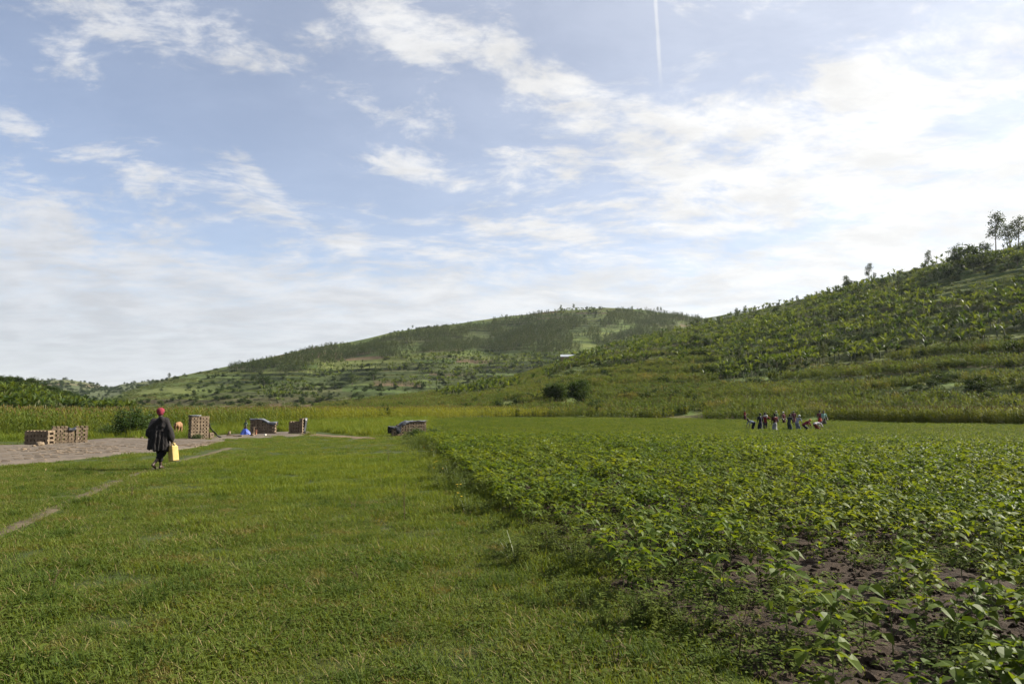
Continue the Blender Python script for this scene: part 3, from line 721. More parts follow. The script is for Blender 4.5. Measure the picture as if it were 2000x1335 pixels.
front = np.interp(pxc, [-600, 0, 200, 300, 450, 650, 800, 1000, 1175], [58, 60, 62, 66, 78, 94, 106, 122, 130]) + 5*(fbm(pxc/60, pxc*0, 131) - .5)
ok = (r > front) & (r < front + 48); x, y, r, front = x[ok], y[ok], r[ok], front[ok]
pts = put(x, y); dist = r - front; px, py = proj(pts)
order = np.argsort(np.where((px > 0) & (px < 1200), dist*1.0 + r*.12, 1e9)); near = order[:300]; rest = np.ones(len(x), bool); rest[near] = False
sz = rng.uniform(.78, 1.12, len(x))*(1 + .06*sst(-px, -350, 0))*(.70 + .28*fbm(x/7, y/7, 137, 3))
for i in near:
    o = obj('sorghum_plant', (RIPE if px[i] > 560 + 60*rng.standard_normal() else SORG)[int(rng.integers(5))], None, pts[i], (0, 0, rng.uniform(0, 6.28)), float(sz[i]))
    tag(o, 'tall sorghum plant with arching leaves along the front edge of the crop behind the brickyard', 'plant', 'front row of the tall sorghum')
rp = rest & (px > 560 + 60*rng.standard_normal(len(px))); rest &= ~rp
scatter('ripening_sorghum', pts[rp], rng.uniform(0, 6.28, rp.sum()), sz[rp], RIPE, 'yellow green ripening sorghum beyond the brick stacks', 'crop')
scatter('sorghum_crop', pts[rest], rng.uniform(0, 6.28, rest.sum()), sz[rest], SORG, 'tall sorghum crop with brown heads stretching across the valley floor', 'crop')
# sorghum strip at the foot of the right-hand hill
n = 9000; x, y, r, a = wedge(n, 88, 104, AZ(1600), .86); pxc = 1000 + np.tan(a)*FPX*cp
ok = r > 97 - 9*sst(pxc, 1600, 1800); pts = put(x[ok], y[ok])
scatter('sorghum_strip', pts, rng.uniform(0, 6.28, ok.sum()), rng.uniform(.72, .98, ok.sum()), SORG, 'strip of ripening sorghum along the foot of the hill behind the workers', 'crop')

def hill_pts(key, n, r0, r1, a0, a1):
    H = HILLS[key]; _, _, r, a = wedge(n, r0, r1, a0, a1)
    z, t, x, y, lv, fr, m = H.z(a, r, True); P_ = np.stack([x, y, z], 1); px, py = proj(P_)
    return P_, px, py, t, fr, m, r, lv
# maize on the lower slope of the right-hand hill
P_, px, py, t, fr, m, r, lv = hill_pts('r', 62000, 98, 330, AZ(620), .80)
ban = in_any(px, py, BAN_R); bare = in_any(px, py, BARE_R)
ok = (t > .0) & (t < 1.0) & (~ban | (bare & (rng.random(len(t)) < .25))) & (fbm(P_[:, 0]/14, P_[:, 1]/14, 141, 3) > .33) & ~((fr > .74) & (m > .35))
ok &= rng.random(len(t)) < np.clip(1.25 - t*.6, .3, 1)
ok &= ~((np.abs(px - 1109) < 46*rng.uniform(.55, 1.2, len(px))) & (py > 770 + 6*rng.random(len(px))) & (py < 797))
scatter('hillside_maize', P_[ok], rng.uniform(0, 6.28, ok.sum()), rng.uniform(.75, 1.25, ok.sum()), MAIZE, 'maize growing over the lower slope of the hill behind the workers', 'crop')

# bananas ----------------------------------------------------------------
def ban_leaf(L, W, lean, curl):
    # long broad leaf with a folded midrib, its stalk at the origin, leaning along +x
    V = []; F = []; p = np.array([0, 0, 0.]); ang = lean; seg = 6
    prof = (.06, .62, .95, 1.0, .88, .58, .02)
    for i in range(seg + 1):
        w = W*prof[i]/2; d = np.array([math.sin(ang), 0, math.cos(ang)]); nrm = np.array([-math.cos(ang), 0, math.sin(ang)])
        V += [p + np.array([0, w, 0]) + nrm*w*.35, p, p + np.array([0, -w, 0]) + nrm*w*.35]
        p = p + d*L/seg; ang += curl/seg
    for i in range(seg):
        b = 3*i; F += [(b, b+1, b+4, b+3), (b+1, b+2, b+5, b+4)]
    return np.array(V), F
BL = [ban_leaf(2.1, .58, .25, .9), ban_leaf(2.3, .60, .5, 1.2), ban_leaf(1.9, .55, .75, 1.4), ban_leaf(1.7, .45, .08, .3), ban_leaf(2.2, .6, .6, .7)]
BL_ME = [mesh('banana leaf', V, F, [M['banana']], True) for V, F in BL]
BST = MB(); BST.tube([(0, 0, -.4), (.03, 0, .6), (.0, .04, 1.5), (.02, 0, 2.1)], [.19, .15, .11, .05], 7, 0); BST_ME = BST.mesh('banana stem', [M['banstem']], True)
def ban_spec(nl):
    a = random.random()*6.28; L = []
    for i in range(nl):
        a += 2.4 + random.uniform(-.4, .4)
        L.append((3 if i == nl - 1 else random.choice((0, 1, 2, 4)), 1.55 + .5*i/nl, a, random.uniform(-.15, .15), random.uniform(.8, 1.12)))
    return L
def ban_mesh(nl):
    V0 = np.vstack(BST.V); mb = MB(); mb.add(V0, BST.F, 1)
    for v, z, a, ti, s in ban_spec(nl): mb.add((BL[v][0]*s) @ rotm(a, ti).T + np.array([0, 0, z]), BL[v][1], 0)
    return mb.mesh('banana', [M['banana'], M['banstem']], True)
BAN = [ban_mesh(random.choice((7, 8, 9))) for _ in range(6)]
P_, px, py, t, fr, m, r, lv = hill_pts('r', 26000, 120, 470, AZ(840), .84)
jx, jy = rng.normal(0, 14, len(px)), rng.normal(0, 6, len(px))
ban = in_any(px + jx, py + jy, BAN_R) & ~in_any(px + jx, py + jy, BARE_R); ok = ban & (t > .02) & (t < 1.03) & (fbm(P_[:, 0]/22, P_[:, 1]/13, 151, 4) > .455)
# thin out so that neighbours keep their distance
idx = np.nonzero(ok)[0]; keep = []; cell = {}
for i in idx:
    k = (int(P_[i, 0]//2.1), int(P_[i, 1]//2.1))
    if k in cell: continue
    cell[k] = 1; keep.append(i)
keep = np.array(keep); bp = P_[keep]; bpx, bpy_ = px[keep], py[keep]; br = r[keep]; bs = rng.uniform(.5, 1.1, len(keep))
vis = (bpx > 5) & (bpx < 1995) & (t[keep] < .97)
order = np.argsort(np.where(vis, br, 1e9)); near = order[:300]; rest = np.ones(len(keep), bool); rest[near] = False
for j, i in enumerate(near):
    rz = rng.uniform(0, 6.28); lab = 'banana plant with broad arching leaves in the lower part of the hillside plantation'
    if j < 80:
        e = empty('banana_plant', bp[i], rz, bs[i]); tag(e, lab, 'plant', 'banana plants low on the hillside'); obj('trunk', BST_ME, e)
        for v, z, aa, ti, s in ban_spec(8): obj('leaf', BL_ME[v], e, (0, 0, z), (0, ti, aa), s)
    else: tag(obj('banana_plant', BAN[j % 6], None, bp[i], (0, 0, rz), float(bs[i])), lab, 'plant', 'banana plants low on the hillside')
scatter('banana_plantation', bp[rest], rng.uniform(0, 6.28, rest.sum()), bs[rest], BAN, 'banana plantation covering the upper slope of the hill', 'plantation')
print('bananas', len(keep))

# shrubs and trees ---------------------------------------------------------
def quad_leaf(mb, p, L, m=0, up=.3):
    d = np.array([random.gauss(0, 1), random.gauss(0, 1), random.gauss(0, .8)]); d /= np.linalg.norm(d)
    n = np.array([random.gauss(0, .7), random.gauss(0, .7), 1.0]); s = np.cross(d, n); s /= np.linalg.norm(s) + 1e-9; w = L*random.uniform(.35, .55)
    mb.add([p - d*L/2, p + s*w/2, p + d*L/2, p - s*w/2], [(0, 1, 2, 3)], m)
def crown(mb, c, rad, ncl, nl, L, m=0, clump=.28, shell=.55, lim=None):
    c = np.array(c, float); rad = np.array(rad, float); cs = []
    for i in range(ncl):
        d = np.array([random.gauss(0, 1) for _ in range(3)]); d /= np.linalg.norm(d); q = shell + (1 - shell)*random.random() if random.random() < .8 else random.random()*shell
        q *= .70 + .62*float(vnoise(np.array([d[0]*2.1 + c[2]*7]), np.array([d[1]*2.1 + d[2]*2.6]), 77)[0]); cc = c + d*rad*q*random.uniform(.8, 1.08); cs.append(cc); cr = clump*rad.mean()*random.uniform(.6, 1.3)
        for k in range(nl):
            e = np.array([random.gauss(0, .55) for _ in range(3)])*cr*np.array([1, 1, .7]); quad_leaf(mb, cc + e, L*random.uniform(.6, 1.3), m)
    return cs
def bush_mesh(rx, rz, ncl, nl, L, m):
    mb = MB(); crown(mb, (0, 0, rz*.75), (rx, rx, rz), ncl, nl, L, 0, .34, .5)
    V = np.vstack(mb.V); V[:, 2] = np.maximum(V[:, 2], -.05*rz + .05*np.abs(np.sin(V[:, 0]*7))); return mesh('bush', V, mb.F, [M[m]])
def tree_meshes(h, rx, ncl, nl, L, m, kind):
    tb = MB(); cb = MB()
    if kind == 'slim':      # eucalyptus: bare stem, layered clumps
        bend = random.uniform(-.06, .06)*h
        tb.tube([(0, 0, -.6), (bend*.3, 0, h*.35), (bend, bend*.3, h*.7), (bend*.8, 0, h*.95)], [h*.018, h*.014, h*.008, h*.003], 6)
        for i in range(ncl):
            f = .32 + .68*(i + random.random())/ncl; w = rx*(1.15 - .8*abs(f - .55)*1.4)*random.uniform(.35, 1.0); a = random.random()*6.28
            b = np.array([bend*f, 0, h*f*.97]); e = b + np.array([w*math.cos(a), w*math.sin(a), w*.45])
            tb.tube([b, (b + e)/2 + np.array([0, 0, .05]), e], [h*.006, h*.004, h*.002], 4)
            for k in range(nl):
                g = np.array([random.gauss(0, .30), random.gauss(0, .30), random.gauss(0, .26)])*rx*1.05; quad_leaf(cb, e + g, L*random.uniform(.6, 1.3))
    else:                   # rounded crown on a short trunk
        tb.tube([(0, 0, -.6), (0, 0, h*.2), (.03*h, .01*h, h*.5)], [h*.04, h*.03, h*.015], 7)
        cs = crown(cb, (0, 0, h*.54), (rx, rx, h*.47), ncl, nl, L, 0, .33, .45)
        for cc in cs[:9]: tb.tube([(0, 0, h*.2), np.array(cc)*np.array([.5, .5, .75]), cc], [h*.016, h*.011, h*.004], 4)
    return tb.mesh('trunk', [M['bark']], True), cb.mesh('crown', [M[m]])
SLIM = [tree_meshes(10, 2.0, 18, 58, .62, 'euc', 'slim') for _ in range(5)]
ROUND = [tree_meshes(6, 2.6, 40, 40, .45, 'bush', 'round') for _ in range(4)]
DARK = [tree_meshes(5.2, 2.7, 130, 95, .34, 'darkleaf', 'round') for _ in range(2)]
BUSH = [bush_mesh(1.2, .95, 26, 30, .30, 'bush') for _ in range(5)]
def far_tree(i):
    mb = MB(); h = 8.5; mb.tube([(0, 0, -.5), (0, 0, h*.5)], [.12, .08], 3, 1, cap=False)
    for k in range(12):
        f = .25 + .75*k/11; w = 1.9*(1.1 - .8*f)*random.uniform(.5, 1.25); a = random.random()*6.28
        for j in range(7): quad_leaf(mb, np.array([w*math.cos(a), w*math.sin(a), h*f]) + np.array([random.gauss(0, .45) for _ in range(3)]), 1.0*random.uniform(.6, 1.3))
    return mb.mesh('far tree', [M['euc'], M['bark']])
FART = [far_tree(i) for i in range(6)]
def clump_mesh():
    mb = MB()
    for i in range(44):
        a = random.random()*6.28; q = 1.5*math.sqrt(random.random()); blade(mb, (q*math.cos(a), q*math.sin(a), -.1), random.uniform(.5, 1.1), .17, random.random()*6.28, random.uniform(.1, .6), random.uniform(.3, 1.2), 0, 2)
    return mb.mesh('crop clump', [M['crop']])
CL = [clump_mesh() for _ in range(4)]
# middle hill
P_, px, py, t, fr, m, r, lv = hill_pts('m', 60000, 395, 1030, AZ(60), AZ(1560))
wood = in_any(px, py, WOOD); banm = in_any(px, py, BAN_M); inn = (t > .0) & (t < 1.02); rnd = rng.random(len(t)); nz = fbm(P_[:, 0]/35, P_[:, 1]/35, 161, 3)
gone = (nz < .36)
ok = inn & wood & (rnd < .85) & ~gone & (t < .90 + .075*(px > 960))
scatter('eucalyptus_wood', P_[ok], rng.uniform(0, 6.28, ok.sum()), rng.uniform(.35, .85, ok.sum()), FART, 'eucalyptus woodland covering the upper part of the middle hill', 'wood')
ok = inn & banm & (rnd < .34) & (nz > .33)
scatter('far_bananas', P_[ok], rng.uniform(0, 6.28, ok.sum()), rng.uniform(.9, 1.3, ok.sum()), BAN, 'banana groves on the lower slope of the middle hill', 'plantation')
riser = (fr > .68) & (m > .3)
ok = inn & ~wood & ((riser & (rnd < .17)) | (rnd < .010) | ((nz > .62) & (rnd < .10)))
scatter('terrace_hedges', P_[ok], rng.uniform(0, 6.28, ok.sum()), rng.uniform(.5, 1.7, ok.sum()), BUSH, 'shrubs growing along the terrace banks of the middle hill', 'shrubs')
ok = inn & ~wood & ~riser & ~banm & (rnd < .8) & (t < .97) & (_hash(lv, np.floor(P_[:, 0]/50), 4) > .28)
scatter('terrace_crops', P_[ok], rng.uniform(0, 6.28, ok.sum()), rng.uniform(.6, 1.3, ok.sum()), CL, 'low crops on the terraces of the middle hill', 'crop')
# far hill behind on the left, sparse shrubs
P_, px, py, t, fr, m, r, lv = hill_pts('f', 5000, 1000, 1650, AZ(-60), AZ(500)); ok = (t > .1) & (t < 1.02) & (rng.random(len(t)) < np.where(fr > .7, .7, .15))
scatter('far_shrubs', P_[ok], rng.uniform(0, 6.28, ok.sum()), rng.uniform(1.2, 3.0, ok.sum()), BUSH, 'shrubs dotted over the far pale hill', 'shrubs')
# left-hand hill: bushes and bananas
P_, px, py, t, fr, m, r, lv = hill_pts('l', 5200, 135, 285, -.9, AZ(270)); rnd = rng.random(len(t)); inn = (t > .0) & (t < 1.03); nz = fbm(P_[:, 0]/18, P_[:, 1]/18, 171, 3)
ok = inn & (rnd < .32) & (nz > .42); scatter('hillside_shrubs', P_[ok], rng.uniform(0, 6.28, ok.sum()), rng.uniform(.4, 1.15, ok.sum()), BUSH, 'bushes over the low hill at the edge of the valley', 'shrubs')
ok = inn & (t < .55) & (rnd > .72); scatter('lower_bananas', P_[ok], rng.uniform(0, 6.28, ok.sum()), rng.uniform(.8, 1.1, ok.sum()), BAN, 'bananas along the foot of the low hill', 'plantation')
ok = inn & (rnd > .3) & (rnd < .7); scatter('hillside_grass', P_[ok], rng.uniform(0, 6.28, ok.sum()), rng.uniform(.5, 1.0, ok.sum()), CL, 'rough grass and crops on the low hill', 'grass')
# right-hand hill: hedges on banks, rough ground cover under and between bananas
P_, px, py, t, fr, m, r, lv = hill_pts('r', 30000, 105, 440, AZ(640), .82); rnd = rng.random(len(t)); inn = (t > .02) & (t < 1.03); nz = fbm(P_[:, 0]/20, P_[:, 1]/20, 181, 3)
ok = inn & (((fr > .72) & (m > .3) & (rnd < .20)) | ((nz > .57) & (rnd < .12)) | (rnd < .012))
scatter('bank_shrubs', P_[ok], rng.uniform(0, 6.28, ok.sum()), rng.uniform(.4, 1.25, ok.sum()), BUSH, 'shrubs on the terrace banks among the bananas', 'shrubs')
ok = inn & (t > .04) & (rnd > .45); scatter('slope_grass', P_[ok], rng.uniform(0, 6.28, ok.sum()), rng.uniform(.4, .85, ok.sum()), CL, 'rough green growth under the hillside bananas', 'grass')

# ------------------------------------------------------------------ single trees and bushes
ORD = ['first','second','third','fourth','fifth','sixth','seventh','eighth','ninth','tenth','eleventh','twelfth','thirteenth','fourteenth','fifteenth','sixteenth','seventeenth','eighteenth']
def on_hill(key, px, py):
    H = HILLS[key]; a, e = az_el(px, py); rc, rf, zc = [float(v) for v in H.cols(np.array([a]))]
    rs = np.linspace(rf, rc*1.0, 900); zz = H.z(np.full(900, a), rs); hit = np.nonzero(zz >= CAM_H + rs*math.tan(e))[0]
    i = hit[0] if len(hit) else 899
    r = rs[i]; return np.array([r*math.sin(a), r*math.cos(a), zz[i]]), r
def plant_tree(name, variants, h0, P_, r, hpx, label, cat, group=None, trunk=True, wide=1.0):
    s = hpx*math.hypot(r, P_[2])/FPX/h0; tb, cb = random.choice(variants)
    e = empty(name, P_, random.random()*6.28); e.scale = (s*wide, s*wide, s)
    obj('trunk', tb, e); obj('crown', cb, e); tag(e, label, cat, group); return e
def bush_thing(name, me, P_, s, label, cat='bush', group=None, wz=1.0):
    o = obj(name, me, None, P_, (0, 0, random.random()*6.28)); o.scale = (s, s, s*wz); return tag(o, label, cat, group)
# trees standing among the bananas
H_ = HILLS['r']; k = 0
while k < 42:
    px, py = random.uniform(1290, 1990), random.uniform(500, 735)
    if not poly_in(np.array([px]), np.array([py]), BAN_R[0])[0]: continue
    P_, r = on_hill('r', px, py); k += 1; S = random.random() < .25
    plant_tree('eucalyptus_tree' if S else 'bushy_tree', SLIM if S else ROUND, 10 if S else 6, P_, r, random.uniform(2.2, 4.6)*(1.5 if S else 1)*FPX/r, '%s tree growing among the bananas on the near hillside' % ('slender' if S else 'dark bushy'), 'tree', 'trees among the hillside bananas', wide=random.uniform(.8, 1.3))
# two rounded dark trees on the lower slope
for px, py, hp, wd, lab in ((1086, 788, 38, 1.15, 'low dark rounded tree, the smaller and more sprawling of the pair on the lower slope'),
                            (1131, 791, 47, .95, 'dense dark rounded tree, the taller of the pair on the lower slope')):
    P_, r = on_hill('r', px, py - 3); plant_tree('round_tree', DARK, 5.2, P_, r, hp, lab, 'tree', 'pair of dark trees on the slope', wide=wd)
# crest of the right-hand hill, from the valley upwards
L = [(1352,634,12,'R'),(1364,632,16,'R'),(1379,630,13,'R'),(1405,625,12,'R'),(1455,609,14,'S'),(1474,606,11,'S'),(1502,601,9,'R'),(1520,598,11,'R'),(1558,588,13,'S'),(1576,584,9,'R'),
     (1655,563,20,'R'),(1697,546,30,'S'),(1709,545,14,'S'),(1813,520,27,'S'),(1870,506,28,'R'),(1900,496,16,'S'),(1924,490,20,'R'),(1945,484,58,'S')]
for k, (px, py, hp, kd) in enumerate(L):
    P_, r = on_hill('r', px, py + 3); S = kd == 'S'
    lab = '%s %s tree along the crest of the near hill, counted upwards from the saddle' % (ORD[k], 'slender' if S else 'bushy')
    if px == 1945: lab = 'tallest slender tree on the crest of the near hill, rising clear against the sky'
    if px == 1870: lab = 'round open crowned tree on the crest of the near hill, just above a dark thicket'
    plant_tree('eucalyptus_tree' if S else 'bushy_tree', SLIM if S else ROUND, 10 if S else 6, P_, r, hp, lab, 'tree', 'trees on the crest of the near hill', wide=.85 if S else 1)
for px, hp, w in ((1972, 36, 'lower'), (1989, 42, 'taller')):
    P_, r = on_hill('r', px, 474); plant_tree('eucalyptus_tree', SLIM, 10, P_, r, hp, '%s of the two feathery trees at the upper end of the near crest' % w, 'tree', 'trees on the crest of the near hill', wide=1.2)
for k, (px, py, s) in enumerate(((1895, 522, 5.2), (1918, 526, 4.2), (1855, 545, 3.0))):
    P_, r = on_hill('r', px, py); bush_thing('thicket_bush', BUSH[k], P_, s, '%s dark bush of the thicket just under the near crest' % ['largest', 'upper', 'lowest'][k], group='thicket under the near crest')
# crest of the middle hill
L = [(325,741,9,'R'),(330,740,15,'S'),(340,740,9,'R'),(606,683,7,'R'),(770,650,8,'S'),(762,651,6,'R'),(806,640,9,'S'),(920,630,7,'R'),(944,628,6,'R'),(1095,604,13,'S'),(1103,606,8,'R'),(1121,603,14,'S'),
     (1146,603,10,'R'),(1172,603,10,'R'),(1204,605,8,'R'),(1235,604,10,'S'),(1284,606,12,'S'),(1291,607,12,'S')]
for k, (px, py, hp, kd) in enumerate(L):
    P_, r = on_hill('m', px, py + 2); S = kd == 'S'; hp *= .8
    plant_tree('eucalyptus_tree' if S else 'bushy_tree', SLIM if S else ROUND, 10 if S else 6, P_, r, hp, '%s %s tree along the crest of the wooded hill, counted upwards from the valley mouth' % (ORD[k], 'slender' if S else 'bushy'), 'tree', 'trees on the crest of the wooded hill')
L = [(688,752,24,'dark tall tree between terraces on the wooded hill'),(729,742,19,'round pale green tree standing alone on a bright terrace'),(516,757,26,'dark spreading tree on the lower terraces towards the valley mouth'),(497,744,14,'small dark tree uphill of the spreading terrace tree')]
for px, py, hp, lab in L:
    P_, r = on_hill('m', px, py); plant_tree('terrace_tree', ROUND, 6, P_, r, hp, lab, 'tree', wide=1.1)
L = [(938,772,12,7,'r','low rounded bush in the maize uphill of the brick stacks'),(921,789,10,9,'r','small upright bush in the yellow crop'),(896,768,8,10,'r','thin upright bush on the spur crest'),(1232,800,14,8,'r','dark brown brush heap at the foot of the maize slope'),
     (1510,741,22,17,'r','reddish green bush in the maize below the bananas'),(1395,738,26,20,'r','dark bush at the lower tip of the banana plantation'),(1420,740,26,24,'r','second dark bush at the lower tip of the banana plantation')]
for k, (px, py, w, h, key, lab) in enumerate(L):
    P_, r = on_hill(key, px, py); bush_thing('bush', BUSH[k % 5], P_, w*r/FPX/2.4, lab, wz=1.15*h/w*1.4)
for px, w in ((747, 'left'), (757, 'right')):
    P_ = np.array(list(at(px, 791, 112.0)[:2]) + [0.]); P_[2] = gz(*P_[:2]); bush_thing('bush', BUSH[2], P_, .45, 'small dark shrub poking above the sorghum, the %s one of two' % w, wz=2.8)
for k, (px, py, hp) in enumerate([(8,752,16),(38,750,14),(66,752,13),(110,772,12),(126,776,11),(150,784,12),(180,792,12)]):
    P_, r = on_hill('l', px, py); plant_tree('bushy_tree', ROUND, 6, P_, r, hp, '%s dark bushy tree on the low hill, counted downhill into the valley' % ORD[k], 'tree', 'trees on the low hill', wide=1.1)
# big leafy bush behind the drying ground
def leafy_bush(rx, rz, ncl, nl, L, m):
    mb = MB(); C = crown(mb, (0, 0, rz*.52), (rx, rx*.85, rz*.50), ncl, 0, L, 0)
    for c in C:
        for k in range(nl):
            e = c + np.array([random.gauss(0, .17), random.gauss(0, .17), random.gauss(0, .14)]); e[2] = max(e[2], .02)
            d = np.array([random.gauss(0, 1), random.gauss(0, 1), random.gauss(0, .5)]); oval(mb, e, d, (random.gauss(0, .5), random.gauss(0, .5), 1), L*random.uniform(.7, 1.3), L*.62, 0, .2, .3)
    cb = mb.mesh('foliage', [M[m]]); sb = MB()
    for c in C[:26]: sb.tube([(c[0]*.2, c[1]*.2, -.05), np.array(c)*np.array([.6, .6, .7]), c], [.018, .012, .005], 4)
    return cb, sb.mesh('stem', [M['bark']])
M['bushleaf'] = leaf_mat('broad bush leaf', (.038,.072,.016), (.075,.115,.024), .38, .5, .22, .5)
cb, sb = leafy_bush(1.45, 1.95, 120, 34, .14, 'bushleaf'); P_ = gpt(256, 853)
e = empty('leafy_bush', P_); obj('foliage', cb, e); obj('stem', sb, e); tag(e, 'large leafy green bush behind the drying ground, next to the walker', 'bush')
cb, sb = leafy_bush(.75, .75, 40, 26, .10, 'bushleaf'); P_ = gpt(207, 852)
e = empty('leafy_bush', P_); obj('foliage', cb, e); obj('stem', sb, e); tag(e, 'low leafy growth spreading from the foot of the large bush towards the brick stacks', 'bush')
for px, py, s, lab in ((384, 858, .42, 'small weedy bush growing against the tall brick stack'), (368, 851, .40, 'low weedy bush between calf and tall brick stack'), (412, 838, .75, 'rounded green weed clump in the grass behind the tall stack'), (810, 857, .75, 'dark leafy bush in front of the brick stack by the bean field'), (845, 852, .7, 'dark leafy bush at the near corner of the bean field')):
    e = empty('weed_bush', gpt(px, py), random.random()*6.28); e.scale = (s*1.2, s*1.2, s); cb_ = obj('foliage', cb, e); obj('stem', sb, e); tag(e, lab, 'bush')

# ------------------------------------------------------------------ house on the spur
M['tin'] = plain_mat('tin roof', (.40,.43,.46), (.30,.32,.35), .8, .35, .15, 3, spec=.6); M['mud'] = plain_mat('mud wall', (.26,.16,.10), (.34,.22,.14), 1.5, .95, .3, 6); M['wood'] = plain_mat('weathered wood', (.20,.14,.09), (.30,.22,.14), 8, .85, .3, 30, obj_space=True)
P_, r = on_hill('r', 1110, 697); e = empty('house', P_ + np.array([0, 0, -.2]), R(-6)); e.scale = (.85,)*3
mb = MB(); mb.box((0, 0, 1.2), (3.9, 2.2, 1.3)); obj('wall', mb.mesh('wall', [M['mud']]), e)
mb = MB(); hw, hd = 4.3, 2.8
mb.add([(-hw,-hd,2.35),(hw,-hd,2.35),(hw,0,3.7),(-hw,0,3.7),(-hw,hd,2.35),(hw,hd,2.35)] + [(-hw,-hd,2.29),(hw,-hd,2.29),(hw,0,3.64),(-hw,0,3.64),(-hw,hd,2.29),(hw,hd,2.29)],
       [(0,1,2,3),(3,2,5,4),(7,6,9,8),(8,9,10,11),(0,6,7,1),(4,5,11,10),(0,3,9,6),(3,4,10,9),(1,7,8,2),(2,8,11,5)])
rf = obj('roof', mb.mesh('roof', [M['tin']]), e); mb = MB(); mb.box((0, 0, 3.72), (4.32, .14, .035)); obj('ridge_cap', mb.mesh('ridge', [M['tin']]), rf)
mb = MB(); mb.box((-.6, -2.23, .95), (.45, .04, 1.0)); obj('door', mb.mesh('door', [M['wood']]), e)
for wx in (-2.4, 1.6): mb = MB(); mb.box((wx, -2.22, 1.4), (.4, .03, .4)); obj('window', mb.mesh('window', [M['wood']]), e)
tag(e, 'small mud house with pale tin roof among bananas on the spur', 'house')

# ------------------------------------------------------------------ adobe bricks
def brick_me(i):
    P_ = np.array([(x, y, z) for z in (0, 1) for y in (-1, 1) for x in (-1, 1)], float)*np.array([.119, .057, .078])
    P_ = P_ + np.array([[random.uniform(-.006, .006) for _ in range(3)] for _ in range(8)])*np.array([1, 1, .5])
    return mesh('brick', P_, [(0,2,3,1),(4,5,7,6),(0,1,5,4),(2,6,7,3),(0,4,6,2),(1,3,7,5)], [M['adobe']])
BRK = [brick_me(i) for i in range(5)]
CH = .0815
def brick(parent, x, y, z, rz): return obj('brick', BRK[random.randrange(5)], parent, (x + random.uniform(-.006, .006), y + random.uniform(-.010, .008), z), (0, 0, rz + random.gauss(0, .03)))
def stack(P_, rz, label, cols, hpx, depth=2, skip=()):
    sc_ = hpx*math.hypot(P_[0], P_[1])/FPX/(max(c[2] for c in cols)*CH)
    # cols: list of (x0, x1, n courses); header courses leave air gaps, stretcher courses close them
    e = empty('brick_stack', P_ - np.array([0, 0, .02]), rz); kx_ = 1 + (sc_ - 1)*.2; e.scale = (kx_, kx_, sc_); tag(e, label, 'brick stack')
    for x0, x1, nc in cols:
        for c in range(nc):
            if c % 2 == 0:
                n = max(1, int(round((x1 - x0)/.172)))
                for i in range(n):
                    for d in range(depth):
                        if (c, i, d) in skip: continue
                        brick(e, x0 + (x1 - x0)*(i + .5)/n, .12 + d*.245, c*CH, math.pi/2)
            else:
                n = max(1, int(round((x1 - x0)/.245)))
                for i in range(n):
                    xx = x0 + (x1 - x0)*(i + .5)/n
                    for yy in ((.06, depth*.245 - .06) if c < nc - 1 else tuple(.06 + .123*k for k in range(depth*2))):
                        brick(e, xx, yy, c*CH, 0)
    return np.array([kx_, kx_, sc_])
def cloth_sheet(name, G, m, label, cat, thick=.008):   # G: grid of points (n, k, 3)
    n, k, _ = G.shape; i = (np.arange(n - 1)[:, None]*k + np.arange(k - 1)[None, :]).ravel()
    me = mesh(name, G.reshape(-1, 3), np.stack([i, i + k, i + k + 1, i + 1], 1), [m], True)
    o = obj(name, me); s = o.modifiers.new('thickness', 'SOLIDIFY'); s.thickness = thick
    return tag(o, label, cat)
def loc(P_, rz, V):
    V = np.asarray(V, float); c, s_ = math.cos(rz), math.sin(rz)
    return np.stack([V[..., 0]*c - V[..., 1]*s_ + P_[0], V[..., 0]*s_ + V[..., 1]*c + P_[1], V[..., 2] + P_[2]], -1)
M['tarp'] = plain_mat('dark plastic sheet', (.020,.021,.026), (.034,.036,.042), 3, .42, .3, 9, spec=.5); M['tarpgrey'] = plain_mat('grey plastic sheet', (.16,.17,.19), (.06,.065,.075), 2.2, .45, .3, 9, spec=.5)
M['blue'] = plain_mat('blue plastic sheet', (.030,.060,.30), (.045,.085,.38), 6, .45, .3, 14, spec=.4)
def drape(P_, rz, x0, x1, top, over_f, over_b, dp, m, label, name='plastic_sheet', nx=26, rough=.03, k=1.0):
    # sheet laid over a stack: hangs over_f down the front, over_b down the back; top is a function of x
    X = np.linspace(x0, x1, nx); prof = [(-.03, -1), (-.03, -.6), (-.025, -.25), (-.01, 0), (dp*.3, 0), (dp*.65, 0), (dp + .01, 0), (dp + .03, -.5), (dp + .04, -1)]
    G = np.zeros((nx, len(prof), 3))
    for i, xx in enumerate(X):
        of = over_f(xx) if callable(over_f) else over_f
        for j, (yy, h) in enumerate(prof):
            zz = top(xx) + .022 + rough*(vnoise(np.array([xx*7.]), np.array([j*1.3]), 7)[0]) + (h*(of if j < 4 else over_b) if h else 0)
            G[i, j] = (xx + .03*math.sin(j*2 + xx*5)*(h != 0), yy - (.03*abs(math.sin(xx*11 + j)) if j < 3 else 0), zz)
    return cloth_sheet(name, loc(P_, rz, G*k), m, label, 'plastic sheet')
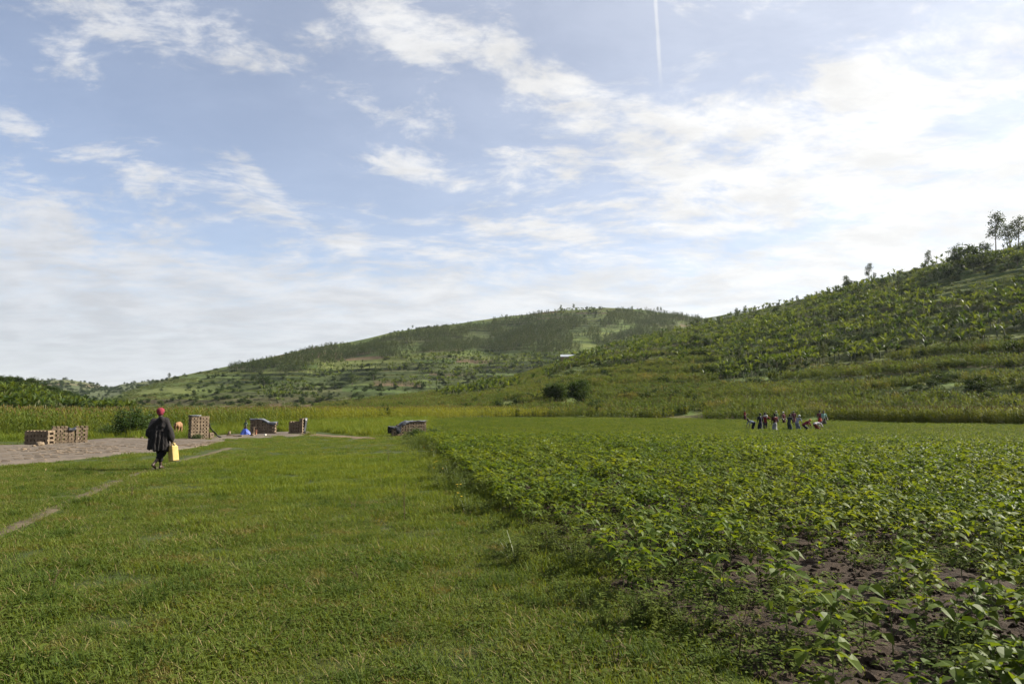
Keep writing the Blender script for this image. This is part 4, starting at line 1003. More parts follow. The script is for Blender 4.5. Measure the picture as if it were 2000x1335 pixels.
# stack with dark face, beside the drying ground
PA1 = gpt(46, 869.5); stack(PA1, R(-2), 'low dark faced adobe brick stack at the far edge of the drying ground', [(0, 1.20, 7)], 24)
PA2 = gpt(100, 867); KA = stack(PA2, R(38), 'sunlit adobe brick stack with broken notch beside the low dark stack', [(0, .70, 9), (.70, 1.0, 7), (1.0, 1.60, 9)], 29)
drape(PA2, R(38), .70, 1.02, lambda x: 7*CH + .10*abs(x - .86)*4, lambda x: .12, .2, .5, M['tarp'], 'black plastic sheet stuffed into the notch of the sunlit brick stack', nx=8, k=KA)
eB = gpt(372, 858); KB = stack(eB, R(45), 'tallest adobe brick stack with rows of square air holes, next to the calf', [(0, 1.06, 14), (1.08, 1.38, 4)], 41)
drape(eB, R(45), -.02, .55, lambda x: 14*CH, .03, .06, .5, M['tarpgrey'], 'grey plastic sheet lying on top of the tallest brick stack', nx=10, k=KB)
G = np.zeros((14, 5, 3))
for i in range(14):
    f = i/13
    for j in range(5): G[i, j] = (1.08 + f**1.6*.80 + .02*math.sin(j*2 + i), .10 + j*.085, .80*(1 - f)**1.1 + .03 + .02*math.sin(i*1.7 + j))
cloth_sheet('plastic_sheet', loc(eB, R(45), G*KB), M['tarp'], 'dark plastic sheet sagging from the side of the tallest brick stack', 'plastic sheet')
PC = gpt(487, 849); PC[2] = gz(PC[0], PC[1]); KC = stack(PC, R(7), 'long dark adobe brick stack under a sagging grey plastic sheet', [(0, .85, 10), (.85, 1.72, 8)], 28)
drape(PC, R(7), -.04, 1.80, lambda x: 10*CH - .17*float(sst(x, .8, 1.3)), lambda x: .05 + .10*float(sst(x, .9, 1.3)) + .03*math.sin(x*9), .2, .5, M['tarpgrey'], 'grey plastic sheet sagging over the long dark brick stack', k=KC)
PD = gpt(563, 848); PD[2] = gz(PD[0], PD[1]); KD = stack(PD, R(-6), 'square dark faced adobe brick stack with one taller sunlit end', [(0, .74, 9), (.76, 1.02, 11)], 30)
G = np.zeros((9, 6, 3))
for i in range(9):
    for j in range(6): G[i, j] = (1.04 + .04*math.sin(i*.9 + j) + .05*(1 - j/5), .22 + i*.045, .86*(1 - j/5) + .05)
cloth_sheet('plastic_sheet', loc(PD, R(-6), G*KD), M['tarp'], 'dark plastic sheet hanging from the taller end of the square brick stack', 'plastic sheet')
PE = gpt(776, 851.5); PE[2] = gz(PE[0], PE[1]); KE = stack(PE, R(24), 'sunlit adobe brick stack standing at the corner of the bean field', [(-.36, 0, 6), (0, .55, 8), (.55, 2.0, 10)], 28)
drape(PE, R(24), .30, 2.05, lambda x: 8*CH + 2*CH*float(sst(x, .42, .62)), lambda x: .04 + .16*math.exp(-((x - .62)/.2)**2) + .03*math.sin(x*8), .3, .5, M['tarpgrey'], 'grey plastic sheet over the top of the brick stack by the bean field', k=KE)
drape(PE, R(24), -.52, .60, lambda x: 6*CH + 3.2*CH*float(sst(x, -.1, .50)), lambda x: .10 + .30*(math.sin(x*9 + 1) > .2) + .05*math.sin(x*17), .4, .5, M['tarp'], 'black plastic sheet drooping over the low end of the brick stack by the bean field', nx=30, rough=.05, k=KE)
# loose bricks near the stacks
def pile(px, py, spec, label):
    Pp = gpt(px, py); e = empty('brick_pile', Pp + np.array([0, 0, .07]), random.uniform(-.4, .4)); tag(e, label, 'bricks', 'small brick piles in the brickyard')
    for x_, y_, k, a in spec: brick(e, x_, y_, k*.078, a)
pile(446, 853, [(0,0,0,0),(.0,.13,0,0),(.25,.05,0,.2),(.02,.02,1,.1),(.05,.05,2,1.4),(.05,.05,3,1.3)], 'small pile of loose bricks nearest the tall stack')
pile(431, 850, [(0,0,0,.3),(.26,.02,0,.1)], 'pair of bricks lying behind the small pile')
pile(459, 854, [(0,0,0,0),(.25,0,0,0)], 'two bricks end to end on the brickyard floor')
pile(470, 854, [(0,0,0,0)], 'single dark brick on the edge of the brickyard floor')
pile(491, 852.5, [(0,0,0,1.5),(.14,0,0,1.5),(.06,.02,1,1.4),(.06,0,2,0)], 'brick pile in front of the blue sheet')
pile(590, 849, [(0,0,0,.5),(.3,.1,0,1.2),(.6,0,0,.2),(.15,-.2,0,.9)], 'bricks scattered below the square dark stack')
# clay lumps by the dark stack
def lump(px, py, s, label, m='adobe'):
    bm = bmesh.new(); bmesh.ops.create_icosphere(bm, subdivisions=3, radius=1)
    for v in bm.verts:
        k = .75 + .5*float(vnoise(np.array([v.co.x*1.7 + px]), np.array([v.co.y*1.7 + v.co.z*2]), 3)[0]); v.co = Vector((round(v.co.x*3)/3*.4 + v.co.x*.6, v.co.y, v.co.z*.75))*k
    me = bpy.data.meshes.new('lump'); bm.to_mesh(me); bm.free(); me.materials.append(M[m])
    Pp = gpt(px, py); o = obj('clay_lump', me, None, Pp + np.array([0, 0, s*.55]), (0, 0, px), s); tag(o, label, 'clay', 'clay lumps by the stacks')
lump(77, 871.5, .20, 'large broken clay lump leaning against the low dark stack'); lump(90, 869, .12, 'middle sized clay lump where the two low stacks meet'); lump(66, 873, .10, 'small clay lump in front of the low dark stack'); lump(263, 855, .13, 'dark clay lump at the foot of the large bush')
lump(277, 856, .09, 'reddish clay lump at the foot of the large bush'); lump(47, 880, .09, 'lone clay block on the drying ground below the dark stack')
lump(135, 864, .24, 'clay rubble slumped against the sunlit notched stack'); lump(150, 863, .20, 'clay rubble at the far end of the notched stack')
# blue sheet heap, posts, bucket
Pb = gpt(480, 850); n = 30; U, Vv = np.meshgrid(np.linspace(0, 2*math.pi, 41), np.linspace(0, 1, 14), indexing='ij')
rad = (.10 + .34*Vv**.9)*(1 + .10*np.sin(U*5 + 1) + .06*np.sin(U*9 + Vv*3)); G = np.stack([rad*np.cos(U)*1.0 - .06*(1 - Vv), rad*np.sin(U)*.8, .44*(1 - Vv**1.15)*(1 + .12*np.sin(U*3)) + .01], -1)
G[-1] = G[0]; mb = MB(); nn, kk, _ = G.shape; i = (np.arange(nn - 1)[:, None]*kk + np.arange(kk - 1)[None, :]).ravel()
V = np.vstack([G.reshape(-1, 3), [(-.06, 0, .455)]]); F = [(a, a + kk, a + kk + 1, a + 1) for a in i] + [(q*kk, len(V) - 1, (q + 1)*kk) for q in range(nn - 1)]
o = obj('blue_sheet', mesh('blue_sheet', V, F, [M['blue']], True), None, Pb, (0, 0, .3)); tag(o, 'bright blue plastic sheet heaped over bricks in front of the long dark stack', 'plastic sheet')
e = empty('tamping_tool', gpt(495.5, 849.5)); mb = MB(); mb.tube([(0, 0, -.05), (.01, 0, .5), (0, 0, .58)], [.026, .024, .022], 7); obj('handle', mb.mesh('h', [M['wood']], True), e)
mb = MB(); mb.tube([(-.13, 0, .60), (.11, 0, .60)], [.014, .014], 6); obj('crossbar', mb.mesh('c', [M['wood']], True), e); tag(e, 'thin wooden post with crossbar standing beside the blue sheet', 'tool')
e = empty('brick_post', gpt(499.5, 850)); tag(e, 'narrow pillar of reddish bricks stood on end beside the wooden post', 'bricks'); 
M['red'] = plain_mat('reddish brick', (.34,.15,.09), (.44,.22,.13), 8, .9, .3, 20)
for k in range(2):
    o = obj('brick', mesh('redbrick', np.array([(x, y, z) for z in (0, 1) for y in (-1, 1) for x in (-1, 1)], float)*np.array([.058, .045, .205]), [(0,2,3,1),(4,5,7,6),(0,1,5,4),(2,6,7,3),(0,4,6,2),(1,3,7,5)], [M['red']]), e, (.012*k, 0, .207*k), (0, 0, .2*k))
M['white'] = plain_mat('white plastic', (.62,.60,.52), None, rough=.5); e = empty('bucket', gpt(518, 852))
mb = MB(); mb.tube([(0, 0, 0), (0, 0, .09), (0, 0, .17), (0, 0, .175), (0, 0, .17), (0, 0, .03)], [.066, .074, .082, .088, .078, .06], 14); obj('body', mb.mesh('b', [M['white']], True), e)
mb = MB(); th = np.linspace(0, math.pi, 9); mb.tube([(.085*math.cos(q), -.085*math.sin(q)*.5 - .0, .17 - .05*math.sin(q)) for q in th], .004, 5); obj('handle', mb.mesh('bh', [M['bark']], True), e); tag(e, 'small white plastic bucket on the brickyard floor', 'bucket')

# bricks drying on the clay
n = 4200; s_ = []; xs_, ys_ = [], []
k = np.arange(len(CN)); 
for row in range(26):
    u = .06 + .90*row/25
    A = np.stack([np.interp(np.linspace(1.6, 7.7, 600), k, CN[:, 0]), np.interp(np.linspace(1.6, 7.7, 600), k, CN[:, 1])], 1); B = np.stack([np.interp(np.linspace(1.6, 7.7, 600), k, CF[:, 0]), np.interp(np.linspace(1.6, 7.7, 600), k, CF[:, 1])], 1)
    C = A*(1 - u) + B*u; ln = np.concatenate([[0], np.cumsum(np.hypot(*np.diff(C, axis=0).T))]); q = np.arange(.1, ln[-1], .30)
    xs_.append(np.interp(q, ln, C[:, 0])); ys_.append(np.interp(q, ln, C[:, 1]))
bx_, by_ = np.concatenate(xs_), np.concatenate(ys_); bx_ += rng.uniform(-.03, .03, len(bx_)); by_ += rng.uniform(-.03, .03, len(by_))
keep = (fbm(bx_*.45, by_*.45, 191, 3) > .40) & (rng.random(len(bx_)) < .92)
keep &= rng.random(len(bx_)) < .75
drop_ = rng.uniform(.060, .079, len(bx_))[keep]; bx_, by_ = bx_[keep], by_[keep]; bz_ = clay_z(bx_, by_) - drop_; ba = .12 + .1*rng.standard_normal(len(bx_))
order = np.argsort(np.hypot(bx_, by_))
for i in order[:300]: obj('brick', BRK[int(rng.integers(5))], clay, (bx_[i], by_[i], bz_[i]), (0, 0, float(ba[i])))
mb = MB(); base = np.array([(x, y, z) for z in (0, 1) for y in (-1, 1) for x in (-1, 1)], float)*np.array([.119, .057, .078])
for i in order[300:]:
    c, s = math.cos(ba[i]), math.sin(ba[i]); V = base.copy(); V = np.stack([V[:, 0]*c - V[:, 1]*s + bx_[i], V[:, 0]*s + V[:, 1]*c + by_[i], V[:, 2] + bz_[i] - .02*rng.random()], 1)
    mb.add(V, [(4,5,7,6),(0,1,5,4),(2,6,7,3),(0,4,6,2),(1,3,7,5)])
o = obj('drying_bricks', mb.mesh('drying bricks', [M['adobe']]), clay); o['kind'] = 'stuff'
print('drying bricks', len(bx_))

# ------------------------------------------------------------------ people and animals: one continuous body each
def _ico():
    bm = bmesh.new(); bmesh.ops.create_icosphere(bm, subdivisions=2, radius=1.0); bm.verts.ensure_lookup_table()
    V = np.array([v.co for v in bm.verts]); F = np.array([[v.index for v in f.verts] for f in bm.faces]); bm.free(); return V, F
ICO_V, ICO_F = _ico()
def capsules(caps):
    V, F, k = [], [], 0
    for p0, r0, p1, r1 in caps:
        p0, p1 = np.array(p0, float), np.array(p1, float); n = min(14, max(1, int(np.linalg.norm(p1 - p0)/(.45*min(r0, r1)) + .5)))
        for i in range(n + 1):
            f = i/n; V.append(ICO_V*(r0 + (r1 - r0)*f) + p0 + (p1 - p0)*f); F.append(ICO_F + k); k += len(ICO_V)
    return mesh('tmp', np.vstack(V), np.vstack(F))
TMP = bpy.data.scenes.new('workbench')          # a bare scene to grow the skins in
def skin_over(caps, vox, mats, name, smooth=3):
    me = capsules(caps)
    o = bpy.data.objects.new('tmp', me); TMP.collection.objects.link(o)
    m1 = o.modifiers.new('r', 'REMESH'); m1.mode = 'VOXEL'; m1.voxel_size = vox
    m2 = o.modifiers.new('s', 'SMOOTH'); m2.iterations = smooth; m2.factor = .5
    TMP.view_layers[0].update(); dg = TMP.view_layers[0].depsgraph; out = bpy.data.meshes.new_from_object(o.evaluated_get(dg), depsgraph=dg)
    bpy.data.objects.remove(o); bpy.data.meshes.remove(me)
    out.name = name; out.materials.clear()
    for m in mats: out.materials.append(m)
    out.polygons.foreach_set('use_smooth', np.ones(len(out.polygons), bool)); return out
V3 = lambda *a: Vector(a)
def hand_caps(w, d, side, r=.0095, grip=.5):
    # palm from wrist w along d, four unequal curled fingers, thumb from the side of the palm
    d = Vector(d).normalized(); s = d.cross(V3(0, 0, 1)); s = (s if s.length > .1 else V3(1, 0, 0)).normalized(); n = s.cross(d).normalized(); C = []
    k = w + d*.075
    for j in (-1.5, -.5, .5, 1.5): C.append((w + s*j*.010, .014, k + s*j*.021, .0125))
    for j, L in zip((-1.5, -.5, .5, 1.5), (.062, .078, .084, .070)):
        a = k + s*j*.0225; b = a + (d*(1 - grip*.5) + n*grip*.6).normalized()*L*.55; c = b + (d*(1 - grip) + n*grip*1.3).normalized()*L*.5; C += [(a, r, b, r*.95), (b, r*.95, c, r*.8)]
    t0 = w + d*.025 + s*side*.026; t1 = t0 + (d*.6 + s*side*.8).normalized()*.036; C += [(t0, .012, t1, .0105), (t1, .0105, t1 + (d + n*grip + s*side*.1).normalized()*.03, .009)]
    return C
def rig(H, bend=0., crouch=0., arms=None, feet=None, look=0., turn=0.):
    J = {}; t = V3(0, math.sin(bend), math.cos(bend)); p = V3(0, -.12*H*math.sin(bend), .525*H*(1 - crouch)); J['pel'] = p; J['t'] = t
    J['chest'] = p + t*.20*H; J['neck'] = p + t*.30*H; hd = (t + V3(math.sin(turn)*.1, look, .25)).normalized(); J['hd'] = hd; J['head'] = J['neck'] + hd*.100*H
    feet = feet or ((-.06*H, 0), (.06*H, 0))
    for s, k in ((-1, 'l'), (1, 'r')):
        J['sh' + k] = p + t*.275*H + V3(s*.105*H, 0, 0); J['hip' + k] = p + V3(s*.052*H, 0, -.01*H)
        fx, fy = feet[0 if s < 0 else 1][:2]; lift = feet[0 if s < 0 else 1][2] if len(feet[0]) > 2 else 0; an = V3(fx, fy, .045*H + lift); J['an' + k] = an
        mid = (J['hip' + k] + an)/2; l = (J['hip' + k] - an).length; tot = .485*H; off = math.sqrt(max(0, (tot/2)**2 - (l/2)**2)); J['kn' + k] = mid + V3(s*.01*H, 1, .0).normalized()*off
        ea, wa = (arms or {}).get(k, (V3(s*.18, .05, -1), V3(s*.05, .25, -1))); ea, wa = Vector(ea).normalized(), Vector(wa).normalized()
        J['el' + k] = J['sh' + k] + ea*.175*H; J['wr' + k] = J['el' + k] + wa*.15*H; J['wd' + k] = wa
    return J
def body_caps(J, H, grip=.5, toe=True):
    h = H/1.65; C = []
    C += [(J['pel'], .105*h, J['chest'], .112*h), (J['chest'], .11*h, J['neck'] - J['t']*.05*h, .085*h), (J['shl'], .055*h, J['shr'], .055*h), (J['neck'] - J['t']*.06*h, .05*h, J['head'], .05*h)]
    hd = J['hd']; f = (V3(0, 1, 0) - hd*hd.y).normalized(); c = J['head']
    C += [(c + hd*.028*h, .086*h, c + hd*.03*h - f*.022*h, .084*h), (c - hd*.05*h + f*.03*h, .058*h, c + f*.02*h, .072*h)]
    C += [(c + f*.082*h - hd*.005*h, .012*h, c + f*.098*h - hd*.025*h, .015*h)]                      # nose
    for s in (-1, 1): C += [(c + V3(s*.084*h, 0, 0) - hd*.01*h, .016*h, c + V3(s*.088*h, -.01, 0) + hd*.022*h, .017*h)]  # ears
    for k, s in (('l', -1), ('r', 1)):
        C += [(J['sh' + k], .050*h, J['el' + k], .038*h), (J['el' + k], .037*h, J['wr' + k], .024*h)] + hand_caps(J['wr' + k], J['wd' + k], -s, grip=grip)
        C += [(J['hip' + k], .085*h, J['kn' + k], .054*h), (J['kn' + k], .052*h, J['kn' + k]*.6 + J['an' + k]*.4, .054*h), (J['kn' + k]*.6 + J['an' + k]*.4, .052*h, J['an' + k], .033*h)]
        a = J['an' + k]; up = a.z - .045*H; hl = a + V3(0, -.035*h, -.035*h + (.02 if up > .02 else 0)); to = a + V3(0, .15*h, -.042*h - up*1.0); C += [(hl, .034*h, a, .034*h), (hl, .032*h, to, .026*h), (a, .032*h, to, .022*h)]
    return C
def loft(rings, m, name, folds=9, amp=.03, close=True, seg=40, ph=0.0):
    # rings: (centre, rx, ry); cloth with folds that deepen downwards
    V = []; n = len(rings)
    for i, (c, rx, ry) in enumerate(rings):
        f = i/(n - 1)
        for k in range(seg):
            a = 2*math.pi*k/seg; q = 1 + amp*f*math.sin(a*folds + ph + .6*math.sin(a*3)) + amp*.6*f*math.sin(a*(folds*2 - 3) + 2.1); V.append((c[0] + rx*q*math.cos(a), c[1] + ry*q*math.sin(a), c[2] + .01*f*math.sin(a*folds)))
    F = [(i*seg + k, (i + 1)*seg + k, (i + 1)*seg + (k + 1) % seg, i*seg + (k + 1) % seg) for i in range(n - 1) for k in range(seg)]
    if close: F.append(tuple(range(seg)))
    me = mesh(name, V, F, [m], True); return me
_cm = {}
def cm(c):
    k = tuple(c)
    if k not in _cm: _cm[k] = cloth_mat('cloth', tuple(v*.85 for v in k), tuple(v*.6 for v in k))
    return _cm[k]
def worker(P_, face, H, label, top, bottom, skirt=True, head=None, vox=.017, long_sleeve=False, extra=None, **pose):
    e = empty('person', P_, face); tag(e, label, 'person', 'people working in the bean field'); J = rig(H, **pose); h = H/1.65
    obj('body', skin_over(body_caps(J, H), vox, [M['skin']], 'body', 2), e)
    C = [(J['pel'] - J['t']*.02, .125*h, J['chest'], .132*h), (J['chest'], .130*h, J['neck'] - J['t']*.075*h, .098*h), (J['shl'], .066*h, J['shr'], .066*h), (J['pel'] + V3(-.05, 0, 0), .115*h, J['pel'] + V3(.05, 0, 0), .115*h)]
    for k in 'lr':
        el = J['el' + k]; C.append((J['sh' + k], .066*h, el, .055*h))
        if long_sleeve: C.append((el, .052*h, J['wr' + k], .040*h))
    obj('top', skin_over(C, vox*1.3, [cm(top)], 'top', 2), e)
    if skirt:
        kz = .12*H; q = J['pel']; kn = (J['knl'] + J['knr'])/2; an = (J['anl'] + J['anr'])/2
        R_ = [(q + J['t']*.06*h, .125*h, .115*h), (q + V3(0, 0, -.05*h), .165*h, .145*h), (q.lerp(kn, .5), .185*h, .165*h), (kn + V3(0, .01, 0), .20*h, .175*h), (kn.lerp(an, .55), .215*h, .19*h), (kn.lerp(an, .8), .22*h, .195*h)]
        obj('skirt', loft(R_, cm(bottom), 'skirt', 8, .05), e)
    else:
        C = [(J['pel'] + V3(-.04, 0, .02), .115*h, J['pel'] + V3(.04, 0, .02), .115*h)]
        for k in 'lr': C += [(J['hip' + k], .10*h, J['kn' + k], .072*h), (J['kn' + k], .072*h, J['kn' + k].lerp(J['an' + k], .85), .06*h)]
        obj('trousers', skin_over(C, vox*1.2, [cm(bottom)], 'trousers', 2), e)
    hd, c = J['hd'], J['head']
    if head: obj('headscarf', skin_over([(c + hd*.045*h, .098*h, c + hd*.045*h - V3(0, .03*h, 0), .097*h), (c + hd*.03*h - V3(0, .09*h, 0), .05*h, c - hd*.03*h - V3(0, .10*h, 0), .03*h)], vox, [cm(head)], 'scarf', 2), e)
    else: obj('hair', skin_over([(c + hd*.045*h - V3(0, .012*h, 0), .092*h, c + hd*.02*h - V3(0, .035*h, 0), .090*h)], vox, [M['hair']], 'hair', 2), e)
    if extra: extra(e, J, h)
    return e
def wp(px, r):
    a = AZ(px); x, y = r*math.sin(a), r*math.cos(a); return np.array([x, y, gz(x, y)])
UP = {'l': ((-.2, .1, -1), (.1, .5, -.8)), 'r': ((.2, .1, -1), (-.1, .5, -.8))}
DOWN = {'l': ((-.1, .5, -1), (0, .3, -1)), 'r': ((.1, .5, -1), (0, .3, -1))}
def bundle(e, J, h): obj('bundle', skin_over([(J['chest'] + V3(-.03, -.17*h, .02), .12*h, J['chest'] + V3(.04, -.17*h, .06), .11*h)], .02, [cm((.22,.05,.04))], 'bundle', 3), e)
def shawl(e, J, h): obj('shawl', skin_over([(J['neck'] + V3(-.08, -.06, 0), .075, J['neck'] + V3(.12, -.07, .03), .085), (J['neck'] + V3(.10, -.08, .02), .07, J['neck'] + V3(.14, -.06, -.12), .05)], .02, [cm((.62,.60,.56))], 'shawl', 3), e)
RT, LT = R(-90), R(90)          # facing along +x (right) / -x (left)
WR = 62.0
worker(wp(1464, WR), LT + .25, 1.58, 'person in blue grey shirt bending over the beans, furthest from the bushes of the group', (.13,.17,.23), (.02,.022,.03), False, None, bend=R(72), crouch=.0, arms=DOWN, look=-.3)
worker(wp(1480, WR), R(8), 1.66, 'person in long dark navy coat standing next to the one in red', (.018,.02,.035), (.022,.026,.045), True, None, arms=UP)
worker(wp(1489.5, WR + 1.2), R(-10), 1.68, 'person in red top with pale shawl at the neck and one elbow raised', (.20,.028,.028), (.035,.03,.045), False, (.03,.025,.03), extra=shawl, arms={'l': ((-.2, .1, -1), (.1, .5, -.8)), 'r': ((.75, .1, -.65), (-.6, .6, .3))}, long_sleeve=True)
worker(wp(1508, WR - 2), R(4), 1.62, 'person in dark red top and pale grey skirt seen from behind', (.085,.022,.028), (.27,.28,.27), True, None, extra=bundle, arms=UP)
worker(wp(1511.5, 84), R(190), 1.62, 'person in green top and pale headscarf standing at the far side of the field', (.10,.17,.055), (.025,.03,.04), True, (.50,.48,.40), arms=UP)
worker(wp(1525, 80), R(200), 1.55, 'person in dark red dress with white headscarf at the far side of the field', (.13,.03,.035), (.05,.015,.02), True, (.62,.60,.58), arms=UP)
worker(wp(1536, WR - 1), R(-60), 1.62, 'person in long dark dress leaning forward in the middle of the group', (.03,.038,.042), (.028,.045,.045), True, None, bend=R(14), arms=DOWN)
worker(wp(1545, 80), R(175), 1.66, 'person in wine red dress with pale blue collar behind the middle of the group', (.14,.04,.06), (.10,.03,.04), True, (.28,.30,.16), extra=None, arms=UP)
worker(wp(1552, WR), R(-70), 1.60, 'stooping person in pale blue grey blouse and white headscarf', (.24,.27,.31), (.16,.18,.21), True, (.55,.60,.55), bend=R(28), arms=DOWN)
worker(wp(1567, WR), RT, 1.60, 'person in crimson top and orange headscarf crouching over the beans', (.20,.022,.045), (.025,.025,.03), True, (.45,.20,.05), bend=R(58), crouch=.14, arms=DOWN, look=.25, feet=((-.09, .02), (.09, -.02)))
worker(wp(1589, WR), RT + .15, 1.60, 'person in white top bent double with head low towards the bushes', (.55,.52,.54), (.16,.035,.03), True, None, bend=R(84), crouch=.05, arms=DOWN, look=-.2)
worker(wp(1595, 76), R(165), 1.66, 'person in bright red wrap standing beside the one in mint green', (.14,.035,.04), (.34,.035,.025), True, (.02,.018,.02), arms=UP)
def stick(e, J, h):
    mb = MB(); w = J['wrr'] + J['wdr']*.08; mb.tube([w + V3(-.25, 0, .35), w, w + V3(.55, 0, -.62)], [.014, .015, .014], 6); mb.box(tuple(w + V3(.55, 0, -.64)), (.02, .09, .06)); return mb
MB_STICK = []
worker(wp(1603, 75), R(178), 1.64, 'person in mint green top and dark skirt holding a hoe', (.26,.46,.38), (.05,.055,.035), True, None, extra=lambda e, J, h: MB_STICK.append((e, stick(e, J, h))), arms={'l': ((-.35, .1, -1), (-.1, .5, -.8)), 'r': ((.2, .1, -1), (-.1, .5, -.8))})
e, mb = MB_STICK[0]; o = obj('hoe', mb.mesh('hoe', [M['wood']], True), None, e.location, e.rotation_euler); tag(o, 'long handled hoe held by the person in mint green', 'hoe')
worker(wp(1450, 106), R(-80), 1.58, 'person in red top alone at the foot of the maize slope', (.24,.035,.035), (.07,.02,.03), True, None, arms={'l': ((-.2, .3, -1), (0, .9, -.4)), 'r': ((.2, .3, -1), (0, .9, -.4))})
Pk = gpt(479.5, 846.5); w = worker(Pk, R(150), 1.12, 'person in grey green top standing behind the blue sheet', (.10,.14,.10), (.09,.045,.035), False, None, arms={'l': ((-.6, .1, -.8), (.2, .4, -.6)), 'r': ((.25, .1, -1), (.1, .3, -1))}); del w['group']

# ---- the walker, seen from behind
def walker():
    H = 1.64; P_ = gpt(312, 917); e = empty('person', P_, R(2)); J = {}
    tag(e, 'person in draped dark coat and red cap walking away with a yellow water can', 'person')
    J['t'] = V3(-.02, .05, 1).normalized(); J['pel'] = V3(-.06, 0, .84); J['chest'] = V3(-.065, .01, 1.17); J['neck'] = V3(-.06, .02, 1.36); J['hd'] = V3(-.02, .12, 1).normalized(); J['head'] = V3(-.062, .04, 1.505)
    J['shl'] = V3(-.225, .01, 1.29); J['shr'] = V3(.10, .01, 1.30); J['hipl'] = V3(-.14, 0, .82); J['hipr'] = V3(.02, 0, .82)
    J['ell'] = V3(-.30, -.05, 1.02); J['wrl'] = V3(-.24, .10, .86); J['elr'] = V3(.235, -.02, 1.03); J['wrr'] = V3(.285, .02, .80)
    J['wdl'] = V3(.2, .9, -.3); J['wdr'] = V3(.05, .05, -1)
    J['knl'] = V3(-.12, .20, .46); J['anl'] = V3(-.10, .26, .08); J['knr'] = V3(.045, .05, .44); J['anr'] = V3(-.075, -.21, .16)
    C = body_caps(J, H, .7)
    obj('body', skin_over(C, .0095, [M['skin']], 'body', 3), e)
    # rear foot pushes off: toes on the ground is part of the body above; trousers
    tr = cm((.012, .012, .014)); C = [(J['pel'] + V3(-.05, 0, -.02), .13, J['pel'] + V3(.07, 0, -.02), .13)]
    for k, f in (('l', .55), ('r', .42)): C += [(J['hip' + k], .115, J['kn' + k], .085), (J['kn' + k], .088, J['kn' + k].lerp(J['an' + k], f), .078)]
    obj('trousers', skin_over(C, .012, [tr], 'trousers', 4), e)
    sh = cm((.12, .098, .094)); C = [(J['pel'], .13, J['chest'], .14), (J['chest'], .135, J['neck'] - V3(0, 0, .07), .09), (J['shl'], .075, J['shr'], .072), (J['neck'] - V3(0, 0, .05), .062, J['neck'], .056), (J['shl'], .078, J['ell'], .068)]
    obj('shirt', skin_over(C, .012, [sh], 'shirt', 3), e)
    # coat: wide draped cloth, off the left shoulder, over the right one
    coat = cm((.024, .021, .021)); C = []
    L_ = [(-.06, 0, .62, .235, .17), (-.06, 0, .75, .255, .175), (-.055, 0, .90, .265, .17), (-.03, .0, 1.03, .215, .165), (.04, 0, 1.14, .14, .15)]
    for x, y, z, rx, ry in L_:
        n = 7
        for i in range(n):
            a0 = 2*math.pi*i/n; C.append(((x + (rx - .07)*math.cos(a0), y + (ry - .07)*math.sin(a0), z), .074, (x, y, z + .01), .10))
    C += [((.03, .0, 1.14), .15, (.07, .0, 1.26), .115), ((.05, 0, 1.30), .088, (.11, 0, 1.29), .088), ((.0, -.02, 1.33), .066, (.09, -.01, 1.32), .075)]
    # diagonal upper edge of the wrap
    for i in range(9):
        f = i/8; p = V3(-.32, -.07, 1.03).lerp(V3(.02, -.08, 1.35), f); q = V3(-.31, -.05, .94).lerp(V3(.05, -.02, 1.22), f); C.append((p, .055 + .02*f, q, .085))
        p = V3(-.30, .10, 1.05).lerp(V3(.03, .09, 1.33), f); C.append((p, .05, V3(p.x, p.y - .04, p.z - .1), .07))
    C += [(J['shr'], .092, (.20, -.02, 1.05), .098), ((.20, -.02, 1.05), .105, (.262, .0, .86), .085), ((.262, 0, .86), .085, (.275, .01, .80), .062)]          # right sleeve
    C += [((-.29, -.02, 1.06), .085, J['ell'], .09), (J['ell'], .095, (-.29, .04, .86), .085), ((-.29, .04, .86), .085, (-.27, .06, .74), .06)]                # left sleeve
    for i in range(15):                                                             # hanging folds and hem
        a0 = 2*math.pi*i/15; rx, ry = .235, .155; x0, y0 = -.06 + rx*math.cos(a0), ry*math.sin(a0); dz = .03*math.sin(i*2.3) + .04*math.cos(a0)
        C.append(((x0*.92, y0*.9, 1.02), .040, (x0, y0, .545 - dz*.6), .046 + .012*math.sin(i*1.9)))
    me = skin_over(C, .012, [coat], 'coat', 2)
    V = np.zeros(len(me.vertices)*3); me.vertices.foreach_get('co', V); V = V.reshape(-1, 3); N = np.zeros_like(V).ravel(); me.vertices.foreach_get('normal', N); N = N.reshape(-1, 3)
    a0 = np.arctan2(V[:, 1], V[:, 0] + .06); wv_ = .7*np.sin(a0*5 + V[:, 2]*4 + 2.0*np.sin(V[:, 2]*4)) + .5*np.sin(a0*11 - V[:, 2]*7) + 2.4*(fbm(V[:, 0]*9 + V[:, 2]*3, V[:, 1]*9 + V[:, 2]*4, 5) - .5)*2
    V = V + N*(.008*wv_*sst(V[:, 2], 1.38, 1.1))[:, None]; me.vertices.foreach_set('co', V.astype(np.float32).ravel()); me.update(); obj('coat', me, e)
    cap = obj('cap', skin_over([(J['head'] + V3(-.004, .012, .045), .100, J['head'] + V3(-.004, -.016, .045), .099), (J['head'] + V3(0, -.02, .01), .090, J['head'] + V3(0, -.02, .02), .09)], .010, [cm((.23, .030, .050))], 'cap', 2), e)
    brim = MB(); th = np.linspace(-.9, .9, 9); c = np.array(J['head']) + np.array([0, .02, .035]); V_ = [c + np.array([.098*math.sin(q), .095*math.cos(q), 0]) for q in th] + [c + np.array([.085*math.sin(q), .10 + .075*math.cos(q), -.02]) for q in th]
